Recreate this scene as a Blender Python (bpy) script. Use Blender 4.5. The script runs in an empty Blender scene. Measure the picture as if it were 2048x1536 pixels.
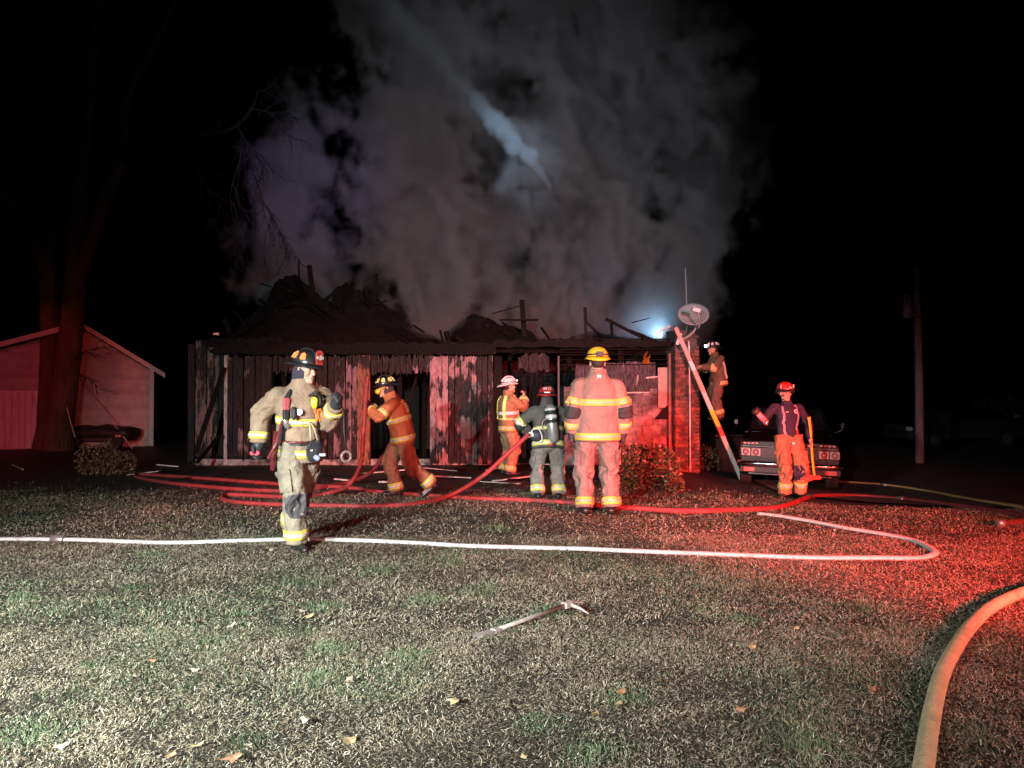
import bpy, math, random
import numpy as np
from mathutils import Vector, Matrix, noise as mnoise

random.seed(7)
V = Vector
sc = bpy.context.scene
COL = sc.collection
R = math.radians

# ---------------------------------------------------------------- camera
CZ, F, HOR = 1.45, 1479.0, 790.0
cam_d = bpy.data.cameras.new('camera')
cam = bpy.data.objects.new('camera', cam_d)
COL.objects.link(cam)
cam_d.sensor_width = 36.0
cam_d.lens = 26.0
cam_d.clip_end = 2000
cam.location = (0, 0, CZ)
cam.rotation_euler = (R(90 + 0.85), 0, 0)
sc.camera = cam

# ---------------------------------------------------------------- night sky and moon
w = bpy.data.worlds.new('World')
sc.world = w
w.use_nodes = True
wn = w.node_tree.nodes
bgn = wn['Background']
sky = wn.new('ShaderNodeTexSky')
sky.sky_type = 'NISHITA'
sky.sun_disc = False
sky.sun_elevation = R(-8)
sky.sun_rotation = R(200)
w.node_tree.links.new(sky.outputs[0], bgn.inputs[0])
bgn.inputs[1].default_value = 0.02
moon_d = bpy.data.lights.new('moon', 'SUN')
moon_d.energy = 0.004
moon_d.angle = R(0.5)
moon_d.color = (0.8, 0.88, 1.0)
moon = bpy.data.objects.new('moon', moon_d)
COL.objects.link(moon)
moon.rotation_euler = (R(50), 0, R(-20))

# ---------------------------------------------------------------- fire engine lamps off frame, with unseen fill lamps added
def spot(name, loc, target, power, color, cone, blend=0.5, size=0.12):
    d = bpy.data.lights.new(name, 'SPOT')
    d.energy = power
    d.color = color
    d.spot_size = R(cone)
    d.spot_blend = blend
    d.shadow_soft_size = size
    o = bpy.data.objects.new(name, d)
    COL.objects.link(o)
    o.location = loc
    o.rotation_euler = (V(target) - V(loc)).to_track_quat('-Z', 'Y').to_euler()
    return o

def at0(px, py, Y):
    return V(((px - 1024) / F * Y, Y, CZ + (HOR - py) / F * Y))
WHITE = (1.0, 0.97, 0.92)
RED = (1.0, 0.052, 0.042)
spot('scene_lamp', (-3.3, -4.0, 3.1), (-2.3, 5.2, 0.2), 8200, (0.97, 1.0, 0.96), 62, 1.0, 0.10)
spot('left_lawn_fill', (-4.6, -0.6, 2.6), (-2.9, 2.7, 0.0), 5600, (0.88, 1.0, 0.97), 80, 1.0, 0.10)  # cool fill, unseen, added to brighten the near left lawn
spot('right_lawn_fill', (4.2, -2.2, 2.8), (2.4, 3.3, 0.0), 800, (1.0, 0.86, 0.74), 60, 1.0, 0.10)  # weak warm fill added for the near right grass
spot('crew_fill', (3.0, -4.0, 3.0), (0.70, 9.6, 1.1), 3800, (1.0, 0.97, 0.95), 13, 1.0, 0.10)  # added white fill, kept narrow on the firefighters in the middle
spot('smoke_fill', (9.0, -12.0, 4.5), (-0.3, 18.0, 6.0), 20500, (0.93, 0.95, 1.0), 26, 1.0, 0.25)  # unseen lamp added only to light the smoke
spot('stream_fill', (-6.0, -14.0, 5.2), tuple(at0(1020, 285, 15.5)), 52000, (0.62, 0.82, 1.0), 4.2, 1.0, 0.2)  # narrow blue-white lamp added to brighten the water stream
spot('red_beacon', (6.3, -1.2, 2.3), (3.4, 8.6, 0.2), 22000, RED, 36, 0.8, 0.10)
spot('red_wall_fill', (2.6, -2.0, 2.2), (3.20, 14.6, 0.40), 40000, RED, 8.5, 0.8, 0.10)  # added red lamp for the wall beside the brick corner
spot('red_facade_fill', (-6.0, -5.0, 2.4), (-3.0, 15.3, 0.8), 11000, RED, 17, 0.9, 0.10)  # unseen red fill put in to redden the left facade
spot('red_lawn_fill', (5.6, -2.5, 2.6), (1.6, 6.6, 0.0), 1300, RED, 46, 1.0, 0.10)  # faint red wash added over the middle lawn
spot('red_driveway_fill', (9.5, -1.0, 2.4), (8.0, 14.0, 0.0), 3000, RED, 34, 1.0, 0.10)  # dim red fill added for the driveway, pole and far car
spot('red_flasher', (5.5, -2.5, 2.6), (-0.2, 13.5, 1.5), 5600, RED, 44, 1.0, 0.10)
spot('amber_beacon', (3.0, -3.5, 2.6), (0.2, 11.0, 1.3), 300, (1.0, 0.33, 0.06), 26, 1.0, 0.10)
spot('red_lightbar', (-2.0, -5.0, 2.9), (-13.2, 21.0, 0.8), 1700, RED, 14, 0.4, 0.05)
spot('amber_lightbar', (-8.5, -5.0, 2.9), (-12.6, 21.0, 1.8), 380, (1.0, 0.40, 0.22), 17, 0.5, 0.05)
spot('blue_lightbar', (-14.5, -5.0, 2.9), (-12.8, 21.0, 0.7), 260, (0.12, 0.09, 1.0), 14, 0.5, 0.05)
spot('red_side_lamp', (-19.5, -5.0, 2.6), (-12.0, 21.0, 0.9), 2600, RED, 14, 0.5, 0.05)
spot('violet_plume_fill', (2.0, -6.0, 3.2), (-5.6, 20.4, 7.0), 12000, (0.5, 0.42, 1.0), 11, 1.0, 0.1)  # unseen lamp added to tint the left plume violet

# ---------------------------------------------------------------- render settings
sc.view_settings.view_transform = 'Standard'
sc.view_settings.look = 'None'
sc.view_settings.gamma = 1.0
sc.view_settings.exposure = 0.0
sc.view_settings.use_curve_mapping = False
sc.render.engine = 'CYCLES'
sc.cycles.use_denoising = True
sc.cycles.max_bounces = 5
sc.cycles.diffuse_bounces = 2
sc.cycles.glossy_bounces = 2
sc.cycles.transmission_bounces = 3
sc.cycles.transparent_max_bounces = 8
sc.cycles.volume_bounces = 0
sc.cycles.volume_step_rate = 1.0
sc.cycles.volume_max_steps = 160
sc.cycles.sample_clamp_indirect = 2.0

# ---------------------------------------------------------------- geometry helpers
def sstep(a, b, x):
    t = min(1.0, max(0.0, (x - a) / (b - a)))
    return t * t * (3 - 2 * t)

def gz(x, y):
    return -0.42 * sstep(1.8, 6.5, x) * sstep(7, 15, y)

def at(px, py, Y):
    return V(((px - 1024) / F * Y, Y, CZ + (HOR - py) / F * Y))

def gp(px, py):
    z = 0.0
    for _ in range(12):
        Y = (CZ - z) * F / (py - HOR)
        X = (px - 1024) / F * Y
        z = gz(X, Y)
    return V((X, Y, z))

def frame_of(d, hint=None):
    d = V(d).normalized()
    h = V(hint) if hint is not None else (V((0, 0, 1)) if abs(d.z) < 0.9 else V((0, 1, 0)))
    x = h.cross(d)
    if x.length < 1e-5:
        x = V((1, 0, 0)).cross(d)
    x.normalize()
    y = d.cross(x).normalized()
    return x, y, d

def catmull(pts, n):
    out = []
    P = [V(p) for p in pts]
    P = [P[0] * 2 - P[1]] + P + [P[-1] * 2 - P[-2]]
    for i in range(1, len(P) - 2):
        for k in range(n):
            t = k / n
            a, b, c, d = P[i - 1], P[i], P[i + 1], P[i + 2]
            out.append(0.5 * ((2 * b) + (c - a) * t + (2 * a - 5 * b + 4 * c - d) * t * t + (3 * b - a - 3 * c + d) * t ** 3))
    out.append(P[-2])
    return out

class MB:
    def __init__(s):
        s.v = []
        s.f = []
        s.mi = []
        s.m = 0

    def add(s, vs, fs):
        o = len(s.v)
        s.v += [tuple(p) for p in vs]
        for f in fs:
            s.f.append([o + i for i in f])
            s.mi.append(s.m)

    def box(s, c, size, M=None, jit=0.0, taper=1.0):
        hx, hy, hz = [k / 2 for k in size]
        vs = []
        for dz in (-1, 1):
            k = taper if dz > 0 else 1.0
            for dx, dy in ((-1, -1), (1, -1), (1, 1), (-1, 1)):
                p = V((dx * hx * k, dy * hy * k, dz * hz))
                if jit:
                    p += V((random.uniform(-jit, jit), random.uniform(-jit, jit), random.uniform(-jit, jit)))
                if M is not None:
                    p = M @ p
                vs.append(p + V(c))
        s.add(vs, [(3, 2, 1, 0), (4, 5, 6, 7), (0, 1, 5, 4), (1, 2, 6, 5), (2, 3, 7, 6), (3, 0, 4, 7)])

    def bar(s, a, b, wd, th, hint=None, jit=0.0):
        a, b = V(a), V(b)
        x, y, d = frame_of(b - a, hint)
        M = Matrix((x, y, d)).transposed()
        s.box((a + b) / 2, (wd, th, (b - a).length), M, jit)

    def rings(s, rs, cap=True, close=False):
        n = len(rs[0])
        vs = [p for r in rs for p in r]
        fs = []
        m = len(rs)
        for i in range(m if close else m - 1):
            j = (i + 1) % m
            for k in range(n):
                l = (k + 1) % n
                fs.append((i * n + k, i * n + l, j * n + l, j * n + k))
        if cap and not close:
            fs.append(tuple(reversed(range(n))))
            fs.append(tuple((m - 1) * n + k for k in range(n)))
        s.add(vs, fs)

    def tube(s, pts, r, n=8, flat=1.0, cap=True):
        pts = [V(p) for p in pts]
        m = len(pts)
        rs = r if isinstance(r, (list, tuple)) else [r] * m
        d0 = (pts[1] - pts[0]).normalized()
        x, y, _ = frame_of(d0)
        out = []
        for i in range(m):
            d = (pts[min(i + 1, m - 1)] - pts[max(i - 1, 0)])
            if d.length < 1e-7:
                d = d0
            d.normalize()
            x = (x - d * x.dot(d))
            if x.length < 1e-5:
                x = frame_of(d)[0]
            x.normalize()
            y = d.cross(x)
            out.append([pts[i] + (x * math.cos(2 * math.pi * k / n) + y * math.sin(2 * math.pi * k / n) * flat) * rs[i] for k in range(n)])
        s.rings(out, cap)

    def tcap(s, a, b, r0, r1, n=10):
        a, b = V(a), V(b)
        d = b - a
        L = d.length
        if L < 1e-6:
            d = V((0, 0, 1))
        x, y, d = frame_of(d)
        sec = [(-r0 * 0.98, r0 * 0.2), (-r0 * 0.7, r0 * 0.71), (0, r0), (L, r1), (L + r1 * 0.7, r1 * 0.71), (L + r1 * 0.98, r1 * 0.2)]
        s.rings([[a + d * h + (x * math.cos(2 * math.pi * k / n) + y * math.sin(2 * math.pi * k / n)) * q for k in range(n)] for h, q in sec])

    def ell(s, c, rx, ry, rz, M=None, nu=12, nv=8, z0=-1.0, z1=1.0):
        rs = []
        for j in range(nv + 1):
            zz = z0 + (z1 - z0) * j / nv
            zz = math.sin(zz * math.pi / 2)
            q = max(0.02, math.sqrt(max(0, 1 - zz * zz)))
            ring = []
            for k in range(nu):
                p = V((rx * q * math.cos(2 * math.pi * k / nu), ry * q * math.sin(2 * math.pi * k / nu), rz * zz))
                ring.append((M @ p if M is not None else p) + V(c))
            rs.append(ring)
        s.rings(rs)

    def prism(s, poly, a, b):
        """poly: list of 3D points of one face; a,b: offset vectors of the two faces"""
        n = len(poly)
        vs = [V(p) + V(a) for p in poly] + [V(p) + V(b) for p in poly]
        fs = [tuple(reversed(range(n))), tuple(range(n, 2 * n))]
        for k in range(n):
            l = (k + 1) % n
            fs.append((k, l, n + l, n + k))
        s.add(vs, fs)

    def mesh(s, name='mesh'):
        me = bpy.data.meshes.new(name)
        me.from_pydata(s.v, [], s.f)
        me.update()
        return me

    def build(s, name, mat, parent=None, smooth=False, bevel=0.0):
        me = s.mesh(name)
        mats = mat if isinstance(mat, (list, tuple)) else [mat]
        for m in mats:
            me.materials.append(m)
        if len(mats) > 1:
            me.polygons.foreach_set('material_index', s.mi)
        fix_normals(me)
        if smooth:
            me.polygons.foreach_set('use_smooth', [True] * len(me.polygons))
        o = bpy.data.objects.new(name, me)
        COL.objects.link(o)
        if parent is not None:
            o.parent = parent
        if bevel:
            b = o.modifiers.new('bevel', 'BEVEL')
            b.width = bevel
            b.segments = 2
        return o

def fix_normals(me):
    import bmesh
    bm = bmesh.new()
    bm.from_mesh(me)
    bmesh.ops.recalc_face_normals(bm, faces=bm.faces)
    bm.to_mesh(me)
    bm.free()

def obj(name, me, mat, parent=None):
    if mat is not None and not me.materials:
        me.materials.append(mat)
    o = bpy.data.objects.new(name, me)
    COL.objects.link(o)
    if parent is not None:
        o.parent = parent
    return o

def empty(name, loc=(0, 0, 0), rz=0.0):
    o = bpy.data.objects.new(name, None)
    o.empty_display_size = 0.2
    COL.objects.link(o)
    o.location = loc
    o.rotation_euler = (0, 0, rz)
    return o

def tag(o, label=None, cat=None, group=None, kind=None):
    if label:
        o['label'] = label
    if cat:
        o['category'] = cat
    if group:
        o['group'] = group
    if kind:
        o['kind'] = kind
    return o

def remeshed(mb, voxel, name, mat, parent, smooth_it=3):
    me = mb.mesh(name)
    fix_normals(me)
    t = bpy.data.objects.new('tmp', me)
    COL.objects.link(t)
    r = t.modifiers.new('r', 'REMESH')
    r.mode = 'VOXEL'
    r.voxel_size = voxel
    if smooth_it:
        k = t.modifiers.new('s', 'SMOOTH')
        k.iterations = smooth_it
        k.factor = 0.5
    dg = bpy.context.evaluated_depsgraph_get()
    me2 = bpy.data.meshes.new_from_object(t.evaluated_get(dg))
    bpy.data.objects.remove(t)
    bpy.data.meshes.remove(me)
    me2.name = name
    me2.materials.clear()
    me2.materials.append(mat)
    me2.polygons.foreach_set('use_smooth', [True] * len(me2.polygons))
    return obj(name, me2, None, parent)

# ---------------------------------------------------------------- materials
MATS = {}
def mat(name, col, rough=0.7, var=0.25, scale=8.0, bump=0.0, bscale=None, metal=0.0, col2=None, thr=None, stretch=None, rand=0.0, spec=None, coat=0.0, detail=5.0, emit=None, estr=0.0, coord='Object'):
    """noise-varied principled material; col2 mixed in by a second noise with threshold thr=(lo,hi)"""
    if name in MATS:
        return MATS[name]
    m = bpy.data.materials.new(name)
    MATS[name] = m
    m.use_nodes = True
    nt = m.node_tree
    N, L = nt.nodes, nt.links
    bs = N['Principled BSDF']
    bs.inputs['Roughness'].default_value = rough
    bs.inputs['Metallic'].default_value = metal
    if spec is not None:
        bs.inputs['Specular IOR Level'].default_value = spec
    if coat:
        bs.inputs['Coat Weight'].default_value = coat
        bs.inputs['Coat Roughness'].default_value = 0.08
    if coord == 'World':
        g = N.new('ShaderNodeNewGeometry')
        src = g.outputs['Position']
    else:
        tc = N.new('ShaderNodeTexCoord')
        src = tc.outputs['Object']
    if stretch:
        mp = N.new('ShaderNodeMapping')
        mp.inputs['Scale'].default_value = stretch
        L.new(src, mp.inputs[0])
        src = mp.outputs[0]
    nz = N.new('ShaderNodeTexNoise')
    nz.inputs['Scale'].default_value = scale
    nz.inputs['Detail'].default_value = detail
    nz.inputs['Roughness'].default_value = 0.65
    L.new(src, nz.inputs['Vector'])
    rp = N.new('ShaderNodeValToRGB')
    rp.color_ramp.elements[0].position = 0.25
    rp.color_ramp.elements[1].position = 0.75
    lo = [max(0.0, c * (1 - var)) for c in col]
    hi = [min(1.0, c * (1 + var)) for c in col]
    rp.color_ramp.elements[0].color = (*lo, 1)
    rp.color_ramp.elements[1].color = (*hi, 1)
    L.new(nz.outputs['Fac'], rp.inputs[0])
    out = rp.outputs[0]
    if col2 is not None:
        nz2 = N.new('ShaderNodeTexNoise')
        nz2.inputs['Scale'].default_value = scale * 0.45
        nz2.inputs['Detail'].default_value = 6
        nz2.inputs['Roughness'].default_value = 0.7
        L.new(src, nz2.inputs['Vector'])
        fac = nz2.outputs['Fac']
        if rand:
            oi = N.new('ShaderNodeObjectInfo')
            ma = N.new('ShaderNodeMath')
            ma.operation = 'MULTIPLY_ADD'
            ma.inputs[1].default_value = rand
            L.new(oi.outputs['Random'], ma.inputs[0])
            L.new(fac, ma.inputs[2])
            fac = ma.outputs[0]
        mr = N.new('ShaderNodeMapRange')
        mr.inputs['From Min'].default_value = thr[0]
        mr.inputs['From Max'].default_value = thr[1]
        L.new(fac, mr.inputs['Value'])
        mx = N.new('ShaderNodeMix')
        mx.data_type = 'RGBA'
        mx.inputs['B'].default_value = (*col2, 1)
        L.new(mr.outputs[0], mx.inputs['Factor'])
        L.new(out, mx.inputs['A'])
        out = mx.outputs['Result']
    L.new(out, bs.inputs['Base Color'])
    if bump:
        bump *= 2.0
        nb = N.new('ShaderNodeTexNoise')
        nb.inputs['Scale'].default_value = bscale or scale * 3
        nb.inputs['Detail'].default_value = 4
        L.new(src, nb.inputs['Vector'])
        bp = N.new('ShaderNodeBump')
        bp.inputs['Strength'].default_value = 0.8
        bp.inputs['Distance'].default_value = bump
        L.new(nb.outputs['Fac'], bp.inputs['Height'])
        L.new(bp.outputs[0], bs.inputs['Normal'])
    if emit is not None:
        bs.inputs['Emission Color'].default_value = (*emit, 1)
        bs.inputs['Emission Strength'].default_value = estr
    return m

CHAR = mat('charred wood', (0.016, 0.014, 0.013), 0.55, 0.6, 9, 0.012, 40, stretch=(1, 1, 0.25), coord='World', spec=.15)
CHARB = mat('charred beam', (0.008, 0.0075, 0.007), 0.6, 0.6, 14, 0.012, 30, coord='World', spec=.05)
# ================================================================ GROUND
def axis(lo, hi, step, far, grow=1.35):
    a = list(np.arange(lo, hi + 1e-6, step))
    k = step
    while a[-1] < far:
        k *= grow
        a.append(a[-1] + k)
    k = step
    while a[0] > -far:
        k *= grow
        a.insert(0, a[0] - k)
    return a

def gnoise(x, y):
    return 0.02 * mnoise.noise(V((x * 0.6, y * 0.6, 3.1))) + 0.006 * mnoise.noise(V((x * 3, y * 3, 1.0)))

def soil_material():
    m = bpy.data.materials.new('lawn soil')
    m.use_nodes = True
    N, L = m.node_tree.nodes, m.node_tree.links
    bs = N['Principled BSDF']
    bs.inputs['Roughness'].default_value = 0.95
    g = N.new('ShaderNodeNewGeometry')
    def nz(scale, det=6):
        n = N.new('ShaderNodeTexNoise')
        n.inputs['Scale'].default_value = scale
        n.inputs['Detail'].default_value = det
        n.inputs['Roughness'].default_value = 0.7
        L.new(g.outputs['Position'], n.inputs['Vector'])
        return n
    a, b = nz(1.3), nz(70, 3)
    r1 = N.new('ShaderNodeValToRGB')
    r1.color_ramp.elements[0].position = 0.3
    r1.color_ramp.elements[0].color = (0.016, 0.014, 0.010, 1)
    r1.color_ramp.elements[1].position = 0.75
    r1.color_ramp.elements[1].color = (0.045, 0.036, 0.022, 1)
    L.new(a.outputs['Fac'], r1.inputs[0])
    r2 = N.new('ShaderNodeValToRGB')
    r2.color_ramp.elements[0].position = 0.35
    r2.color_ramp.elements[0].color = (0.35, 0.33, 0.3, 1)
    r2.color_ramp.elements[1].position = 0.7
    r2.color_ramp.elements[1].color = (1.6, 1.5, 1.35, 1)
    L.new(b.outputs['Fac'], r2.inputs[0])
    mx = N.new('ShaderNodeMix')
    mx.data_type = 'RGBA'
    mx.blend_type = 'MULTIPLY'
    mx.inputs['Factor'].default_value = 1
    L.new(r1.outputs[0], mx.inputs['A'])
    L.new(r2.outputs[0], mx.inputs['B'])
    # soot and wet ash spread in front of the house
    sx = N.new('ShaderNodeSeparateXYZ')
    L.new(g.outputs['Position'], sx.inputs[0])
    c = nz(0.9, 5)
    ad = N.new('ShaderNodeMath')
    ad.operation = 'MULTIPLY_ADD'
    ad.inputs[1].default_value = 5.0
    L.new(c.outputs['Fac'], ad.inputs[0])
    L.new(sx.outputs['Y'], ad.inputs[2])
    mr = N.new('ShaderNodeMapRange')
    mr.inputs['From Min'].default_value = 11.2
    mr.inputs['From Max'].default_value = 13.6
    L.new(ad.outputs[0], mr.inputs['Value'])
    m2 = N.new('ShaderNodeMix')
    m2.data_type = 'RGBA'
    m2.inputs['B'].default_value = (0.022, 0.021, 0.021, 1)
    L.new(mr.outputs[0], m2.inputs['Factor'])
    L.new(mx.outputs['Result'], m2.inputs['A'])
    L.new(m2.outputs['Result'], bs.inputs['Base Color'])
    rr = N.new('ShaderNodeMapRange')
    rr.inputs['To Min'].default_value = 0.95
    rr.inputs['To Max'].default_value = 0.55
    L.new(mr.outputs[0], rr.inputs['Value'])
    L.new(rr.outputs[0], bs.inputs['Roughness'])
    bp = N.new('ShaderNodeBump')
    bp.inputs['Distance'].default_value = 0.03
    L.new(b.outputs['Fac'], bp.inputs['Height'])
    L.new(bp.outputs[0], bs.inputs['Normal'])
    return m

xs = axis(-12, 12, 0.3, 420)
ys = axis(0, 22, 0.3, 420)
gv = [(x, y, gz(x, y) + gnoise(x, y)) for y in ys for x in xs]
nx = len(xs)
gf = [(j * nx + i, j * nx + i + 1, (j + 1) * nx + i + 1, (j + 1) * nx + i) for j in range(len(ys) - 1) for i in range(nx - 1)]
gm = bpy.data.meshes.new('ground')
gm.from_pydata(gv, [], gf)
gm.polygons.foreach_set('use_smooth', [True] * len(gf))
tag(obj('ground', gm, soil_material()), kind='structure')

# asphalt driveway running past the house towards the street
def sheet(name, cols, m, lift):
    vs, fs = [], []
    for row in cols:
        for (x, y) in row:
            vs.append((x, y, gz(x, y) + gnoise(x, y) + lift))
    n = len(cols[0])
    for j in range(len(cols) - 1):
        for i in range(n - 1):
            fs.append((j * n + i, j * n + i + 1, (j + 1) * n + i + 1, (j + 1) * n + i))
    me = bpy.data.meshes.new(name)
    me.from_pydata(vs, [], fs)
    o = obj(name, me, m)
    fix_normals(me)
    return o
rows = []
for k in range(60):
    y = 10.6 + k * 0.3
    e0 = 4.2 + 0.16 * (y - 10.6) + 0.12 * mnoise.noise(V((0, y, 0))) + max(0.0, (11.6 - y)) * 3.0
    rows.append([(e0 + (26 - e0) * q / 40.0, y) for q in range(41)])
tag(sheet('driveway', rows, mat('wet asphalt', (0.085, 0.08, 0.078), 0.5, 0.5, 6, 0.012, 120, coord='World'), 0.03), kind='structure')

# grass: short dry curled blades with green tufts, tens of thousands
def grass():
    rng = np.random.default_rng(3)
    tufts = []   # (x, y, radius) of the greener clumps
    for (px, py, r) in ((70, 1460, .22), (200, 1330, .13), (480, 1230, .12), (270, 1180, .16), (600, 1170, .25), (640, 1215, .18), (590, 1260, .2),
                        (820, 1310, .15), (660, 1300, .2), (640, 1360, .12), (500, 1480, .12), (1010, 1250, .2), (1100, 1225, .18), (850, 1200, .2),
                        (1080, 1450, .14), (1180, 1500, .18), (1000, 1060, .2), (300, 1110, .2), (960, 1180, .2), (140, 1400, .16), (1480, 1240, .16),
                        (1720, 1220, .2), (1600, 1490, .16), (1250, 1400, .16), (40, 1200, .2), (1900, 1460, .2), (760, 1140, .25), (900, 1130, .2), (420, 1290, .1), (330, 1440, .1)):
        p = gp(px, py)
        tufts.append((p.x, p.y, r))
    def field(n, y0, y1, wmul, lmul):
        Y = np.sqrt(rng.uniform(y0 * y0, y1 * y1, n))
        X = rng.uniform(-1, 1, n) * (Y * 0.70 + 0.45)
        return X, Y, np.full(n, wmul), np.full(n, lmul)
    P = [field(235000, 2.5, 4.6, .72, .60), field(225000, 4.6, 7.6, .98, .70), field(125000, 7.6, 12.5, 1.7, .9)]
    X = np.concatenate([p[0] for p in P]); Y = np.concatenate([p[1] for p in P])
    W = np.concatenate([p[2] for p in P]); LM = np.concatenate([p[3] for p in P])
    def vn(x, y, s, seed):
        # value noise
        gx, gy = np.floor(x * s).astype(int), np.floor(y * s).astype(int)
        fx, fy = x * s - gx, y * s - gy
        fx, fy = fx * fx * (3 - 2 * fx), fy * fy * (3 - 2 * fy)
        def h(a, b):
            k = (a * 374761393 + b * 668265263 + seed * 974711) & 0x7fffffff
            k = ((k ^ (k >> 13)) * 1274126177) & 0x7fffffff
            return (k % 10007) / 10007.0
        return (h(gx, gy) * (1 - fx) + h(gx + 1, gy) * fx) * (1 - fy) + (h(gx, gy + 1) * (1 - fx) + h(gx + 1, gy + 1) * fx) * fy
    n1 = vn(X, Y, 0.9, 1) * .5 + vn(X, Y, 2.6, 2) * .3 + vn(X, Y, 7, 3) * .2
    n2 = vn(X, Y, 3.2, 8) * .6 + vn(X, Y, 11, 5) * .4
    green = np.clip((vn(X, Y, 1.6, 11) - 0.5) * 1.2, 0.04, 0.40)
    tall = np.zeros_like(X)
    for (tx, ty, r) in tufts:
        d = np.hypot(X - tx, Y - ty) / r
        g = np.clip(1.25 - d, 0, 1)
        green = np.maximum(green, g * 0.6 * np.clip(n2 * 1.8, .2, 1))
        tall = np.maximum(tall, g)
    # the burnt strip by the house and worn spots are bare
    keep = rng.random(len(X)) < np.clip(0.30 + 1.35 * n2, 0, 1)
    keep &= ~((Y > 10.3 + 2.2 * (n1 - .5)) & (rng.random(len(X)) < np.clip((Y - 9.6) / 2.2, 0, 0.97)))
    keep &= ~((X > 4.1) & (Y > 10.4))
    X, Y, W, LM, n1, n2, green, tall = [a[keep] for a in (X, Y, W, LM, n1, n2, green, tall)]
    n = len(X)
    isg = rng.random(n) < green
    L = rng.uniform(.018, .050, n) * LM * (1 + .9 * tall * isg) * (.70 + .55 * vn(X, Y, 1.9, 31)) * np.where(rng.random(n) < .03, 1.7, 1)
    wd = rng.uniform(.0013, .0026, n) * W
    az = 2 * np.pi * 2 * vn(X, Y, 2.2, 17) + rng.normal(0, 1.5, n)
    lean = np.where(isg, rng.uniform(.35, 1.0, n), rng.uniform(.75, 1.5, n))
    curl = rng.uniform(-.2, 1.0, n)
    az2 = az + rng.uniform(-1.1, 1.1, n)
    gzv = np.vectorize(gz)
    def gn(x, y):
        return np.array([gnoise(a, b) for a, b in zip(x, y)])
    Z = gzv(X, Y) + gn(X, Y) + np.where(isg, 0, rng.uniform(0, .022, n))
    def pt(s, a, l):
        h = np.sin(l) * s
        return np.stack([np.cos(a) * h, np.sin(a) * h, np.cos(l) * s], 1)
    B = np.stack([X, Y, Z], 1)
    m1 = B + pt(L * .5, az, lean)
    t1 = m1 + pt(L * .5, az2, np.clip(lean + curl, 0, 1.75))
    sd = np.stack([-np.sin(az), np.cos(az), rng.uniform(-.5, .5, n)], 1) * wd[:, None]
    verts = np.stack([B - sd, B + sd, m1 - sd * .85, m1 + sd * .85, t1 - sd * .25, t1 + sd * .25], 1).reshape(-1, 3)
    base = np.arange(n) * 6
    q = np.stack([base, base + 1, base + 3, base + 2, base + 2, base + 3, base + 5, base + 4], 1).reshape(-1)
    me = bpy.data.meshes.new('grass')
    me.vertices.add(n * 6)
    me.vertices.foreach_set('co', verts.astype(np.float32).ravel())
    me.loops.add(n * 8)
    me.loops.foreach_set('vertex_index', q.astype(np.int32))
    me.polygons.add(n * 2)
    me.polygons.foreach_set('loop_start', (np.arange(n * 2) * 4).astype(np.int32))
    straw = np.array([.40, .35, .265]); tan = np.array([.22, .16, .10]); dk = np.array([.075, .062, .042]); grn = np.array([.115, .165, .085]); pale = np.array([.55, .52, .43])
    u = rng.random(n)[:, None]
    v = n1[:, None]
    c = straw * u + tan * (1 - u)
    c = np.where(rng.random((n, 1)) < .09, pale, c)
    c = np.where(rng.random((n, 1)) < np.clip(.75 - 1.0 * v, .10, .6), dk, c)
    c = np.where(isg[:, None], grn * rng.uniform(.6, 1.35, (n, 1)), c)
    c = c * rng.uniform(.8, 1.2, (n, 1))
    c4 = np.concatenate([c, np.ones((n, 1))], 1)
    at_ = me.color_attributes.new('blade', 'FLOAT_COLOR', 'POINT')
    at_.data.foreach_set('color', np.repeat(c4, 6, axis=0).astype(np.float32).ravel())
    me.update()
    m = bpy.data.materials.new('grass blades')
    m.use_nodes = True
    N, Lk = m.node_tree.nodes, m.node_tree.links
    a = N.new('ShaderNodeAttribute')
    a.attribute_name = 'blade'
    Lk.new(a.outputs['Color'], N['Principled BSDF'].inputs['Base Color'])
    N['Principled BSDF'].inputs['Roughness'].default_value = 0.6
    N['Principled BSDF'].inputs['Specular IOR Level'].default_value = 0.25
    return obj('grass', me, m)
tag(grass(), 'short dry winter lawn with scattered green tufts', 'grass', kind='stuff')

# ================================================================ BURNED HOUSE
HY = 15.3
HS = HY / F
def hx(px): return (px - 1024) * HS
def hz(py): return CZ + (HOR - py) * HS
house = empty('burned_house', (0, HY, 0))
tag(house, 'long single storey house with charred board siding and collapsed smoking roof', 'house')

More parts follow.
